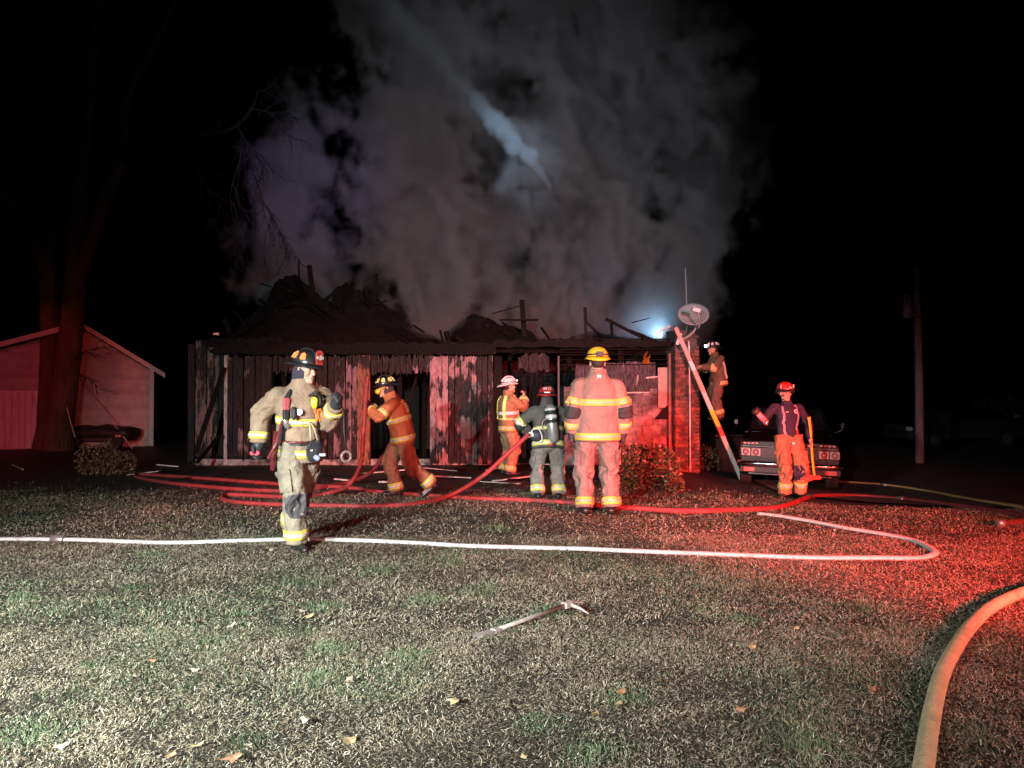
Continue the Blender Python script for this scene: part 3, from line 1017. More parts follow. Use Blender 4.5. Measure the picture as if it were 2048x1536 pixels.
# ================================================================ SHRUBS
def shrub(name, loc, lobes, nleaf, lsize, cols, label, seed, stems=6):
    rng = random.Random(seed)
    root = empty(name, loc)
    tag(root, label, 'shrub')
    st = MB()
    for k in range(stems):
        c = lobes[k % len(lobes)]
        e = V(c[0]) + V((rng.uniform(-1, 1) * c[1] * .6, rng.uniform(-1, 1) * c[2] * .6, rng.uniform(-.2, .7) * c[3]))
        b = V((rng.uniform(-.1, .1) + c[0][0] * .3, rng.uniform(-.1, .1) + c[0][1] * .3, -.05))
        m = b.lerp(e, .5) + V((rng.uniform(-.06, .06), rng.uniform(-.06, .06), .05))
        s_ = MB(); s_.tube(catmull([b, m, e], 4), [.014 - .0012 * i for i in range(9)], 5)
        s_.build('stem', BARK, root)
    lf = MB()
    for k in range(nleaf):
        c = lobes[rng.randrange(len(lobes))]
        while True:
            u = V((rng.uniform(-1, 1), rng.uniform(-1, 1), rng.uniform(-1, 1)))
            if .25 < u.length < 1:
                break
        u = u * (u.length ** -.35)
        p = V(c[0]) + V((u.x * c[1], u.y * c[2], u.z * c[3])) * (1 + .16 * mnoise.noise(V(c[0]) * 3 + u * 2.5))
        if p.z < .02:
            continue
        d = (u + V((rng.uniform(-.8, .8), rng.uniform(-.8, .8), rng.uniform(-.4, .8)))).normalized()
        x, y, d = frame_of(d, (rng.uniform(-1, 1), rng.uniform(-1, 1), rng.uniform(-1, 1)))
        L = lsize * rng.uniform(.6, 1.3)
        wd = L * rng.uniform(.28, .42)
        bend = y * L * rng.uniform(-.15, .25)
        lf.m = rng.randrange(len(cols))
        lf.add([p, p + d * L * .5 + x * wd + bend * .4, p + d * L + bend, p + d * L * .5 - x * wd + bend * .4], [(0, 1, 2, 3)])
    o = lf.build('foliage', cols, root)
    tag(o, kind='stuff')
    return root
LEAF = [mat('shrub leaf dark', (.045, .05, .025), .35, .4, 20), mat('shrub leaf bronze', (.12, .065, .04), .4, .4, 20), mat('shrub leaf green', (.06, .085, .03), .4, .4, 20)]
g = gp(1300, 985)
shrub('garden_shrub', (g.x, 11.6, gz(g.x, 11.6)), [((-.12, 0, .32), .40, .34, .36), ((.22, .05, .30), .36, .32, .36), ((-.30, -.1, .22), .26, .26, .26)], 3000, .055, LEAF, 'dense glossy shrub in front of the block wall beside the tall firefighter', 5)
g = gp(1355, 990)
shrub('garden_shrub', (g.x + .02, 11.1, gz(g.x, 11.1)), [((0, 0, .13), .12, .12, .15)], 350, .05, [LEAF[1], LEAF[1], LEAF[2]], 'small leafy shrub at the foot of the brick corner', 6, 3)
g = gp(205, 950)
shrub('garden_shrub', (g.x, g.y, 0), [((-.22, 0, .28), .22, .2, .30), ((.08, .05, .30), .18, .2, .32), ((.35, .05, .2), .22, .2, .22)], 1500, .045, [mat('dry shrub leaf', (.20, .09, .045), .5, .5, 20), LEAF[1]], 'reddish dry leaved shrub on the lawn before the outbuilding', 8)
shrub('garden_shrub', (at(1400, 900, 16.4).x, 16.4, gz(4.2, 16)), [((0, 0, .25), .4, .25, .3)], 800, .05, LEAF, 'dark wet shrub in the gap behind the ladder foot', 9, 4)

# ================================================================ UTILITY POLE, FAR CAR
pole = empty('utility_pole', (at(1838, 900, 20).x, 20, gz(11, 20)))
tag(pole, 'wooden utility pole carrying a grey transformer at the roadside', 'utility pole')
WP = mat('pole wood', (.34, .27, .22), .9, .4, 6, .02, 20, stretch=(1, 1, .15))
q = MB(); q.tube([(0, 0, -.1), (0, 0, 2), (-.03, 0, 5.3)], [.115, .105, .08], 12); q.build('post', WP, pole, True)
q = MB(); q.tube([(-.30, 0, 3.95), (-.30, 0, 4.42)], .12, 14); q.ell((-.30, 0, 4.42), .12, .12, .05); q.build('transformer', mat('transformer grey', (.30, .31, .33), .5, .2), pole, True)
q = MB(); q.box((-.14, 0, 4.3), (.22, .05, .05)); q.box((-.14, 0, 4.05), (.22, .05, .05)); q.build('bracket', mat('bracket steel', (.2, .2, .2), .5, .2), pole)
for s in (-.06, .05):
    q = MB(); q.tube([(-.30 + s, 0, 4.45), (-.30 + s, 0, 4.58)], .022, 8); q.build('bushing', MATS['transformer grey'], pole)

def loft_car(prof, wd, tuck):
    """side profile (list of (x, z)) extruded across the width with rounded flanks"""
    mb = MB()
    secs = []
    for t in (-1, -.94, -.75, 0, .75, .94, 1):
        k = 1 - tuck * abs(t) ** 8
        cz_ = .62
        secs.append([V((x * (1 - .012 * abs(t) ** 6), t * wd / 2, cz_ + (z - cz_) * k)) for x, z in prof])
    mb.rings(secs)
    return mb
car = empty('parked_car', (at(1905, 900, 27).x, 27, gz(14, 27)), R(8))
tag(car, 'dark saloon car parked far off beyond the utility pole', 'car')
CARP = mat('dark car paint', (.05, .045, .045), .25, .2, 3, coat=.6)
prof = [(-2.2, .30), (-2.25, .55), (-2.15, .80), (-1.2, .92), (-.6, 1.36), (.7, 1.38), (1.45, .98), (2.2, .92), (2.28, .6), (2.2, .30)]
loft_car(prof, 1.75, .10).build('body', CARP, car, False, .02)
GLS = mat('dark glass', (.012, .013, .015), .08, .1)
q = MB(); q.prism([(-1.05, -.885, .95), (-.55, -.885, 1.28), (.65, -.885, 1.30), (1.25, -.885, .98)], (0, -.006, 0), (0, .01, 0)); q.build('side_window', GLS, car)
for x in (-1.4, 1.4):
    q = MB(); q.tube([(x, -.90, .31), (x, -.68, .31)], .31, 22); wh = q.build('wheel', MATS['rubber'], car)
    q = MB(); q.tube([(x, -.915, .31), (x, -.88, .31)], .2, 12); q.build('rim', mat('alloy', (.55, .55, .55), .3, .2, metal=.8), wh)
q = MB(); q.ell((-2.2, -.62, .68), .06, .2, .08); q.build('headlight', mat('lamp glass', (.7, .7, .7), .1, .1), car)
q = MB(); q.tube(catmull([(-2.26, -.8, .45), (-2.29, 0, .45), (-2.26, .8, .45)], 5), .05, 8); q.build('bumper', mat('chrome dull', (.5, .5, .5), .25, .2, metal=.9), car)
shrub('roadside_hedge', (at(1975, 890, 29).x, 29, gz(18, 29)), [((0, 0, .8), 1.6, .6, .9), ((2.0, 0, 1.2), 1.4, .6, 1.3)], 1600, .16, LEAF, 'dark hedge mass behind the far parked car', 11, 6)

# ================================================================ DARK PICKUP FACING THE LAWN
PY = 14.0
pk = empty('pickup_truck', (at(1576, 900, PY).x, PY, gz(5.2, PY) - .02), R(10))
pk.rotation_euler = (0, R(1.5), R(-19))
pk.scale = (.97, .97, .93)
tag(pk, 'old dark pickup with square twin headlights and chrome bumper facing the lawn', 'pickup truck')
BLKP = mat('black truck paint', (.004, .0035, .004), .3, .3, 2, coat=.25)
CHR = mat('chrome', (.75, .75, .76), .14, .15, 12, metal=1.0)
# body: hood, fenders, cab lofted along the length (y grows to the rear)
def sec(y, hw, z0, z1, crown):
    return [V((-hw, y, z0)), V((-hw * 1.01, y, (z0 + z1) / 2)), V((-hw * .97, y, z1 - .03)), V((-hw * .8, y, z1)), V((0, y, z1 + crown)), V((hw * .8, y, z1)), V((hw * .97, y, z1 - .03)), V((hw * 1.01, y, (z0 + z1) / 2)), V((hw, y, z0))]
q = MB(); q.rings([sec(.0, .90, .48, .97, .01), sec(.10, .92, .44, 1.02, .02), sec(.6, .93, .42, 1.05, .03), sec(1.35, .93, .40, 1.09, .03), sec(2.9, .93, .40, 1.10, 0), sec(4.9, .92, .42, 1.10, 0)])
q.build('body', BLKP, pk, False, .02)
q = MB(); q.rings([sec(1.35, .86, 1.08, 1.10, .0), sec(1.85, .72, 1.08, 1.66, .03), sec(2.7, .72, 1.08, 1.68, .03), sec(2.85, .78, 1.08, 1.10, 0)]); q.build('cab', BLKP, pk, False, .02)
q = MB(); q.prism([(-.76, 1.40, 1.14), (.76, 1.40, 1.14), (.64, 1.81, 1.60), (-.64, 1.81, 1.60)], (0, -.035, .02), (0, -.02, .02)); q.build('windshield', GLS, pk)
# grille
q = MB(); q.box((0, -.012, .74), (1.08, .03, .20)); q.build('grille_panel', mat('grille black', (.01, .01, .01), .4, .2), pk)
for k in range(5):
    q = MB(); q.box((0, -.035, .66 + .038 * k), (1.06, .018, .010)); q.build('grille_bar', mat('grille bar', (.06, .06, .06), .3, .2), pk)
q = MB(); q.box((0, -.045, .865), (1.76, .04, .035)); q.build('hood_trim', CHR, pk, bevel=.008)
for s in (-1, 1):
    for k in range(2):
        x = s * (.62 + .19 * k)
        q = MB(); q.box((x, -.03, .745), (.178, .05, .158)); fr = q.build('headlight', mat('headlamp bezel', (.75, .74, .74), .18, .1, metal=.6), pk, bevel=.012)
        q = MB(); q.tube([(x, -.075, .745), (x, -.05, .745)], .062, 20); q.build('lens', mat('headlamp glass', (.20, .16, .16), .08, .2, coat=.6), fr)
        q = MB(); q.tube([(x, -.086, .745), (x, -.072, .745)], .026, 12); q.build('bulb', mat('bulb glass', (.6, .5, .5), .1, .2), fr)
    q = MB(); q.box((s * .74, -.155, .40), (.20, .02, .085)); q.build('turn_signal', mat('signal lens', (.55, .20, .16), .25, .2), pk, bevel=.006)
    # badge marks over the lamps, too small to read
    for k in range(4):
        q = MB(); q.box((s * .70 - .13 + .075 * k, -.03, .925), (.05, .015, .03)); q.build('badge_mark', mat('badge', (.5, .45, .45), .4, .2), pk)
    q = MB(); q.tube(catmull([(s * .93, 1.5, 1.12), (s * 1.04, 1.45, 1.18), (s * 1.06, 1.42, 1.30)], 4), .014, 6); mi = q.build('mirror', CHR, pk)
    q = MB(); q.box((s * 1.06, 1.42, 1.30), (.09, .05, .12)); q.build('mirror_head', BLKP, mi, bevel=.015)
    q = MB(); q.tube([(s * .70, .62, .35), (s * .92, .62, .35)], .35, 24); wh = q.build('wheel', MATS['rubber'], pk)
    q = MB(); q.tube([(s * .90, .62, .35), (s * .935, .62, .35)], .2, 14); q.build('rim', MATS['alloy'], wh)
    q = MB(); q.tube([(s * .70, 3.9, .35), (s * .92, 3.9, .35)], .35, 24); q.build('wheel', MATS['rubber'], pk)
q = MB()
rs = []
for i in range(17):
    x = -.97 + 1.94 * i / 16
    y = -.13 + .12 * abs(x / .97) ** 4
    rs.append([V((x, y - .035, .475)), V((x, y - .05, .52)), V((x, y - .03, .565)), V((x, y + .05, .57)), V((x, y + .06, .46)), V((x, y, .45))])
q.rings(rs); q.build('bumper', CHR, pk, True)
q = MB(); q.box((0, -.09, .40), (1.84, .12, .14)); q.build('valance', MATS['grille black'], pk, bevel=.02)
q = MB(); q.box((0, -.14, .315), (1.5, .03, .03)); q.build('lower_trim', CHR, pk, bevel=.006)
# dashed reflections and wet clutter behind the ladder: a wheelbarrow-like heap is not made out; a dark bin stands there
bn = empty('waste_bin', (at(1440, 900, 17.2).x + .15, 17.2, gz(5, 17)))
tag(bn, 'dark shiny waste bin in the gap between house and pickup', 'bin')
q = MB(); q.box((0, 0, .40), (.62, .62, .8), taper=1.12); q.build('body', mat('wet plastic', (.06, .02, .018), .2, .3), bn, bevel=.04)
q = MB(); q.box((0, -.02, .84), (.76, .76, .07)); q.build('lid', MATS['wet plastic'], bn, bevel=.03)

# ================================================================ LADDER
lad = empty('ladder', (at(1482, 950, 15.0).x, 15.0, gz(4.6, 15)))
tag(lad, 'straight ladder with red white and yellow rails leaning on the brick corner', 'ladder')
def ladder_mat():
    m = bpy.data.materials.new('ladder rail paint')
    m.use_nodes = True
    N, L = m.node_tree.nodes, m.node_tree.links
    tc = N.new('ShaderNodeTexCoord')
    s = N.new('ShaderNodeSeparateXYZ')
    L.new(tc.outputs['Object'], s.inputs[0])
    mr = N.new('ShaderNodeMapRange')
    mr.inputs['From Min'].default_value = 0
    mr.inputs['From Max'].default_value = 3.15
    L.new(s.outputs['Z'], mr.inputs['Value'])
    r = N.new('ShaderNodeValToRGB')
    cr = r.color_ramp
    cr.interpolation = 'CONSTANT'
    stops = [(0, (.62, .60, .60)), (.28, (.55, .10, .06)), (.34, (.85, .68, .04)), (.45, (.62, .60, .58)), (.56, (.60, .34, .28)), (.70, (.75, .72, .72)), (.76, (.62, .28, .25)), (.90, (.35, .2, .18))]
    cr.elements[0].color = (*stops[0][1], 1)
    cr.elements[1].position = stops[1][0]
    cr.elements[1].color = (*stops[1][1], 1)
    for p, c in stops[2:]:
        e = cr.elements.new(p)
        e.color = (*c, 1)
    L.new(mr.outputs[0], r.inputs[0])
    L.new(r.outputs[0], N['Principled BSDF'].inputs['Base Color'])
    N['Principled BSDF'].inputs['Roughness'].default_value = .45
    return m
LM = ladder_mat()
top = at(1351, 655, 15.0) - V(lad.location)
vd = V((.27, .963, 0))
for dy in (-.02, .40):
    q = MB(); q.bar(vd * dy, top + vd * dy, .080, .075, (0, 1, 0)); q.build('rail', LM, lad)
for k in range(10):
    p = top * ((k + .6) / 10.2)
    q = MB(); q.tube([p - vd * .045, p + vd * .41], .017, 8); q.build('rung', mat('rung metal', (.03, .025, .025), .5, .2), lad)

# ================================================================ HOSES
def hose(name, pts, r, m, label, flat=1.0, lift=True, n=10, seg=10, coup=()):
    """pts: pixel pairs lying on the ground or Vectors in the air"""
    P = []
    for p in pts:
        if isinstance(p, Vector):
            P.append(p)
        else:
            g = gp(*p)
            P.append(V((g.x, g.y, g.z + gnoise(g.x, g.y) + r * flat * .8 + .006)))
    C = catmull(P, seg)
    C = [c + V((0, 1, 0)) * (.022 * mnoise.noise(V((c.x * 1.1, r * 90, len(P)))) + .010 * mnoise.noise(V((c.x * 3.3, r * 90, 5)))) * (1 if c.z < .12 else .3) for c in C]
    root = empty(name, (C[0].x, C[0].y, 0))
    o = V(root.location)
    q = MB()
    pts_ = [c - o for c in C]
    # keep the section upright when flattened
    m_ = len(pts_)
    rs = []
    for i in range(m_):
        d = (pts_[min(i + 1, m_ - 1)] - pts_[max(i - 1, 0)]).normalized()
        x = d.cross(V((0, 0, 1)))
        if x.length < .15:
            x = V((1, 0, 0)) - d * d.x
        x.normalize()
        y = x.cross(d)
        wv = 1 + .05 * mnoise.noise(V((i * .35, r * 50, 0)))
        rs.append([pts_[i] + (x * math.cos(2 * math.pi * k / n) + y * math.sin(2 * math.pi * k / n) * flat) * r * wv for k in range(n)])
    q.rings(rs)
    q.build('jacket', m, root, True)
    for t in coup:
        i = int(t * (m_ - 2))
        a, b = pts_[i], pts_[i + 1]
        d = (b - a).normalized()
        q = MB(); q.tube([a - d * .07, a - d * .06, a + d * .06, a + d * .07], [r * 1.05, r * 1.35, r * 1.35, r * 1.05], 12); q.build('coupling', mat('coupling metal', (.35, .33, .32), .35, .3, metal=.7), root, True)
    tag(root, label, 'hose')
    return root
WH = mat('white hose canvas', (.56, .55, .54), .8, .18, 14, .002, 120, col2=(.28, .25, .22), thr=(.55, .72))
RH = mat('red hose canvas', (.27, .030, .034), .7, .3, 12, .002, 120, col2=(.12, .035, .035), thr=(.50, .70))
YH = mat('tan supply hose', (.62, .50, .30), .6, .22, 10, .003, 90, col2=(.36, .27, .16), thr=(.56, .74))
hose('white_hose', [(-60, 1080), (140, 1082), (330, 1088), (480, 1086), (620, 1083), (780, 1087), (950, 1096), (1150, 1101), (1400, 1111), (1600, 1117), (1760, 1120), (1835, 1119), (1866, 1112), (1858, 1101), (1825, 1086), (1760, 1072), (1690, 1060), (1620, 1046), (1560, 1036), (1515, 1030)], .037, WH, 'flat white hose lying across the whole lawn and doubling back at the right', .55, coup=(.05,))
hose('supply_hose', [(1835, 1640), (1848, 1530), (1862, 1430), (1888, 1340), (1932, 1268), (1990, 1218), (2060, 1186), (2160, 1160)], .038, YH, 'thick tan supply hose curving through the lower right corner', 1.0, n=16, seg=26)
# ribs on the supply hose jacket are worked into its surface by a fine wave
so = [o for o in bpy.data.objects if o.name == 'supply_hose'][0].children[0]
_me = so.data
_n = 16
_co = np.empty(len(_me.vertices) * 3, np.float32); _me.vertices.foreach_get('co', _co); _co = _co.reshape(-1, _n, 3)
_cen = _co.mean(1, keepdims=True)
_w = 1 + .012 * np.sin(np.arange(len(_co)) * 2.1)[:, None, None]
_me.vertices.foreach_set('co', (_cen + (_co - _cen) * _w).astype(np.float32).ravel())

def air(px, py, Y): return at(px, py, Y)
hose('red_hose', [air(736, 752, 10.15), air(731, 800, 10.2), air(727, 870, 10.25), air(722, 925, 10.25), air(700, 968, 10.2), (660, 990), (600, 998), (540, 996), (480, 993), (450, 994), (449, 1003), (490, 1010), (570, 1014), (660, 1017), (760, 1016), (840, 1009),
                  air(905, 988, 10.3), air(965, 952, 10.2), air(1010, 912, 10.1), air(1058, 868, 10.0)], .030, RH, 'red attack hose from the raised hands of one firefighter to the crouching one', coup=())
hose('red_hose', [air(786, 880, 11.0), air(770, 905, 11.0), air(742, 945, 11.1), (700, 967), (640, 980), (560, 985), (450, 980), (350, 970), (285, 960), (272, 955), (290, 952), (400, 959), (500, 967), (600, 974), (690, 979), (765, 988), (850, 993), (940, 999), (1060, 1005), (1160, 1010)], .030, RH, 'long looped red hose lying on the grass before the house')
hose('red_hose', [(1160, 1012), (1250, 1018), (1350, 1025), (1450, 1025), (1545, 1020), (1590, 1008), (1625, 997), (1700, 995), (1800, 1002), (1900, 1013), (1990, 1026), (2120, 1050)], .034, RH, 'red hose running over the grass past the boots of the axe holder', coup=(.74,))
hose('yellow_hose', [(1655, 966), (1740, 971), (1800, 977), (1870, 988), (1950, 1004), (2040, 1018), (2150, 1040)], .032, mat('yellow hose canvas', (.50, .30, .12), .6, .25, 12), 'yellowish hose stretched over the driveway behind the pickup', coup=(.25,))
hose('hose_end', [(2000, 1052), (2020, 1049), (2046, 1047)], .035, mat('orange hose canvas', (.12, .05, .03), .6, .25, 12), 'short orange hose stub on the grass at the picture edge', coup=(.1,))

# ================================================================ HALLIGAN BAR ON THE GRASS
a, b = gp(955, 1282), gp(1140, 1222)
hb = empty('forcible_entry_bar', a)
tag(hb, 'steel pry bar with adze and spike lying on the lawn', 'pry bar')
STL = mat('worn steel', (.34, .30, .28), .5, .35, 25, .001, 90, metal=.15, col2=(.30, .18, .14), thr=(.56, .74))
ax = (b - a); ax.z = 0; L_ = ax.length; ax.normalize()
sd_ = V((-ax.y, ax.x, 0))
z1 = V((0, 0, .055)); z0 = V((0, 0, .035))
q = MB(); q.tube([z0 + ax * .14, z1 + ax * (L_ - .05)], .0135, 12); q.build('shaft', STL, hb, True)
for s in (-1, 1):
    q = MB(); q.prism([z0 + ax * -.02 + sd_ * s * .016, z0 + ax * .13 + sd_ * s * .004, z0 + ax * .15 + sd_ * s * .022, z0 + ax * .02 + sd_ * s * .026], (0, 0, -.006), (0, 0, .008)); q.build('fork_tine', STL, hb)
q = MB(); q.box(z0 + ax * .15, (.05, .05, .03), Matrix.Rotation(math.atan2(ax.y, ax.x), 3, 'Z')); q.build('fork_root', STL, hb, bevel=.006)
q = MB(); q.box(z1 + ax * (L_ - .03), (.075, .05, .04), Matrix.Rotation(math.atan2(ax.y, ax.x), 3, 'Z')); q.build('head', STL, hb, bevel=.008)
e = z1 + ax * (L_ - .01)
q = MB(); q.tube([e, e - sd_ * .09 + V((0, 0, -.01)), e - sd_ * .165 + V((0, 0, -.03))], [.017, .012, .004], 8); q.build('spike', STL, hb, True)
q = MB(); q.prism([e + V((0, 0, .015)) + sd_ * .02, e + V((0, 0, .015)) - sd_ * .02, e + ax * .10 + V((0, 0, -.005)) - sd_ * .032, e + ax * .10 + V((0, 0, -.005)) + sd_ * .032], (0, 0, -.004), (0, 0, .006)); q.build('adze', STL, hb)

# ================================================================ DEBRIS AND LEAVES
random.seed(77)
for k in range(34):
    x, y = random.uniform(-6.4, 3.0), random.uniform(11.9, 14.9)
    if k > 26:
        x = random.uniform(-6.6, -4.8)
    L = random.uniform(.15, .9)
    a = random.uniform(-.5, .5) + (math.pi if random.random() < .5 else 0)
    q = MB(); q.box((0, 0, 0), (L, random.uniform(.03, .09), random.uniform(.012, .03)), jit=.006)
    pale = random.random() < .35
    o = q.build('pale_splinter' if pale else 'charred_board', mat('pale splinter', (.40, .33, .31), .5, .5, 14) if pale else CHARB)
    o.location = (x, y, gz(x, y) + gnoise(x, y) + random.uniform(.02, .06))
    o.rotation_euler = (random.uniform(-.1, .1), random.uniform(-.12, .12), a)
    if pale:
        tag(o, 'pale broken splinter of wood among the ash before the house', 'splinter', 'pale splinters in the ash')
    else:
        tag(o, 'blackened board scrap lying in the ash before the house', 'board', 'blackened boards in the ash')
for (pa, pb, lab) in (((315, 934), (357, 938), 'thin pale rod on the ash by the far left hose bend'), ((26, 934), (47, 944), 'pale stick on dark ground at the picture edge near the tree'), ((985, 968), (1068, 957), 'long pale strip on the ash by the white helmet firefighter')):
    A, B = gp(*pa), gp(*pb)
    q = MB(); q.bar(A + V((0, 0, .05)), B + V((0, 0, .05)), .03, .02, (0, 0, 1), .003)
    tag(q.build('pale_rod', mat('pale rod', (.62, .58, .56), .5, .25)), lab, 'rod')
LFM = [mat('dead leaf tan', (.36, .25, .13), .6, .3, 30), mat('dead leaf pale', (.42, .35, .25), .6, .3, 30), mat('dead leaf brown', (.26, .13, .07), .6, .3, 30)]
def leaf_mesh(m, seed):
    rg = random.Random(seed)
    pts = []
    n = 10
    for k in range(n):
        t = 2 * math.pi * k / n
        r = (.042 if k % 2 == 0 else .028) * (1 + rg.uniform(-.2, .2))
        pts.append(V((r * 1.5 * math.cos(t), r * math.sin(t), .012 * math.sin(2 * t + seed) + .006 * rg.random())))
    vs = [V((0, 0, .004))] + pts
    me = bpy.data.meshes.new('fallen_leaf')
    me.from_pydata([tuple(p) for p in vs], [], [(0, 1 + k, 1 + (k + 1) % n) for k in range(n)])
    me.materials.append(m)
    return me
lms = [[leaf_mesh(m, s) for s in (1, 2)] for m in LFM]
spots_ = [(400, 1500, 0), (345, 1520, 0), (500, 1500, 1), (130, 1500, 1), (615, 1450, 1), (910, 1410, 0), (700, 1490, 0), (655, 1275, 1), (240, 1150, 1), (465, 1260, 1), (820, 1265, 0), (610, 1230, 1), (1235, 1420, 0), (1080, 1355, 0), (950, 1355, 1),
          (1315, 1375, 2), (1240, 1395, 2), (1360, 1280, 2), (1500, 1305, 0), (1590, 1265, 0), (1100, 1400, 1), (1930, 1260, 0), (1190, 1440, 0), (105, 1095, 1), (545, 1105, 1), (415, 1092, 1), (310, 1330, 2), (395, 1350, 1), (620, 1240, 0), (1060, 1500, 2), (1050, 1525, 0), (470, 1525, 2), (840, 1500, 1), (890, 1450, 1), (1740, 1390, 2), (1480, 1430, 2), (1600, 1340, 2), (20, 1250, 1), (1970, 1300, 0), (700, 1370, 1)]
for i, (px, py, c) in enumerate(spots_):
    p = gp(px, py)
    o = bpy.data.objects.new('fallen_leaf', lms[c][i % 2]); COL.objects.link(o)
    o.location = (p.x, p.y, p.z + gnoise(p.x, p.y) + .032)
    o.rotation_euler = (random.uniform(-.4, .4), random.uniform(-.4, .4), random.uniform(0, 6.3))
    s = random.uniform(.35, .62)
    o.scale = (s, s, s)
    tag(o, ['dry tan leaf lying on the lawn', 'pale bleached leaf lying on the lawn', 'dark brown leaf lying on the lawn'][c], 'leaf', ['tan leaves on the lawn', 'pale leaves on the lawn', 'brown leaves on the lawn'][c])

# ================================================================ FLAME IN THE WALL
fl = empty('flame', (hx(1290), HY - .12, hz(728)))
tag(fl, 'small orange flame licking over the blackened panel by the brick corner', 'flame')
FLM = bpy.data.materials.new('flame'); FLM.use_nodes = True
N, L = FLM.node_tree.nodes, FLM.node_tree.links
tc = N.new('ShaderNodeTexCoord'); nz = N.new('ShaderNodeTexNoise'); nz.inputs['Scale'].default_value = 9; nz.inputs['Detail'].default_value = 4
L.new(tc.outputs['Object'], nz.inputs['Vector'])
rp = N.new('ShaderNodeValToRGB'); rp.color_ramp.elements[0].position = .3; rp.color_ramp.elements[1].position = .7
rp.color_ramp.elements[0].color = (.30, .02, .003, 1); rp.color_ramp.elements[1].color = (1, .15, .02, 1)
L.new(nz.outputs['Fac'], rp.inputs[0])
em = N.new('ShaderNodeEmission'); em.inputs['Strength'].default_value = .8
L.new(rp.outputs[0], em.inputs['Color'])
tr_ = N.new('ShaderNodeBsdfTransparent'); lw = N.new('ShaderNodeLayerWeight'); lw.inputs['Blend'].default_value = .45
mxs = N.new('ShaderNodeMixShader')
L.new(lw.outputs['Facing'], mxs.inputs[0]); L.new(em.outputs[0], mxs.inputs[1]); L.new(tr_.outputs[0], mxs.inputs[2]); L.new(mxs.outputs[0], N['Material Output'].inputs['Surface'])
for (dx, h, r, s) in ((0, .27, .045, 1), (.05, .19, .035, 2), (-.04, .14, .03, 3)):
    q = MB()
    q.tube([V((dx + .02 * math.sin(s + i * .9) * i / 4, .015 * math.cos(i), h * i / 8)) for i in range(9)], [r * v for v in (.5, .9, 1, .9, .75, .55, .35, .18, .03)], 10)
    q.build('tongue', FLM, fl, True)
# lamp held up in the smoke over the wall: its cone whitens the smoke
spot('hand_lamp', at(1322, 674, 16.5), at(1292, 630, 16.9), 130, (.38, .70, 1.0), 160, .9, .03)

# ================================================================ SMOKE AND WATER STREAM (density grids)
class GN:
    """small helper to write a density field for a Volume Cube"""
    def __init__(s, name):
        s.t = bpy.data.node_groups.new(name, 'GeometryNodeTree')
        s.t.interface.new_socket('Geometry', in_out='OUTPUT', socket_type='NodeSocketGeometry')
        s.N, s.L = s.t.nodes, s.t.links
        s.pos = s.N.new('GeometryNodeInputPosition').outputs[0]
        q = s.N.new('ShaderNodeSeparateXYZ'); s.L.new(s.pos, q.inputs[0])
        s.x, s.y, s.z = q.outputs
    def m(s, op, a, b=None, c=None):
        n = s.N.new('ShaderNodeMath'); n.operation = op
        for i, v in enumerate((a, b, c)):
            if v is None:
                continue
            if isinstance(v, (int, float)):
                n.inputs[i].default_value = v
            else:
                s.L.new(v, n.inputs[i])
        return n.outputs[0]
    def rng(s, v, a, b, c=0.0, d=1.0, smooth=True):
        n = s.N.new('ShaderNodeMapRange')
        n.interpolation_type = 'SMOOTHSTEP' if smooth else 'LINEAR'
        s.L.new(v, n.inputs['Value'])
        for k, q in zip(('From Min', 'From Max', 'To Min', 'To Max'), (a, b, c, d)):
            n.inputs[k].default_value = q
        return n.outputs[0]
    def noise(s, scale, detail, rough, dist=0.0, sc=(1, 1, 1), off=(0, 0, 0)):
        mp = s.N.new('ShaderNodeVectorMath'); mp.operation = 'MULTIPLY_ADD'
        s.L.new(s.pos, mp.inputs[0]); mp.inputs[1].default_value = sc; mp.inputs[2].default_value = off
        n = s.N.new('ShaderNodeTexNoise')
        n.inputs['Scale'].default_value = scale; n.inputs['Detail'].default_value = detail; n.inputs['Roughness'].default_value = rough; n.inputs['Distortion'].default_value = dist
        s.L.new(mp.outputs[0], n.inputs['Vector'])
        return n.outputs[0]
    def finish(s, den, lo, hi, res, mat_):
        vc = s.N.new('GeometryNodeVolumeCube')
        s.L.new(den, vc.inputs['Density'])
        vc.inputs['Min'].default_value = lo; vc.inputs['Max'].default_value = hi
        for k, r in zip('XYZ', res):
            vc.inputs['Resolution ' + k].default_value = r
        sm = s.N.new('GeometryNodeSetMaterial'); sm.inputs['Material'].default_value = mat_
        s.L.new(vc.outputs[0], sm.inputs['Geometry'])
        go = s.N.new('NodeGroupOutput')
        s.L.new(sm.outputs[0], go.inputs[0])
def vol_mat(name, col):
    m = bpy.data.materials.new(name); m.use_nodes = True
    N, L = m.node_tree.nodes, m.node_tree.links
    N.remove(N['Principled BSDF'])
    v = N.new('ShaderNodeVolumePrincipled')
    v.inputs['Color'].default_value = (*col, 1)
    v.inputs['Density'].default_value = 1.0
    v.inputs['Anisotropy'].default_value = 0.0
    L.new(v.outputs[0], N['Material Output'].inputs['Volume'])
    m.cycles.volume_step_rate = 1.0
    return m
def vol_obj(name, g, m):
    vd_ = bpy.data.volumes.new(name)
    vd_.materials.append(m)
    o = bpy.data.objects.new(name, vd_)
    COL.objects.link(o)
    md = o.modifiers.new('density', 'NODES')
    md.node_group = g.t
    return o
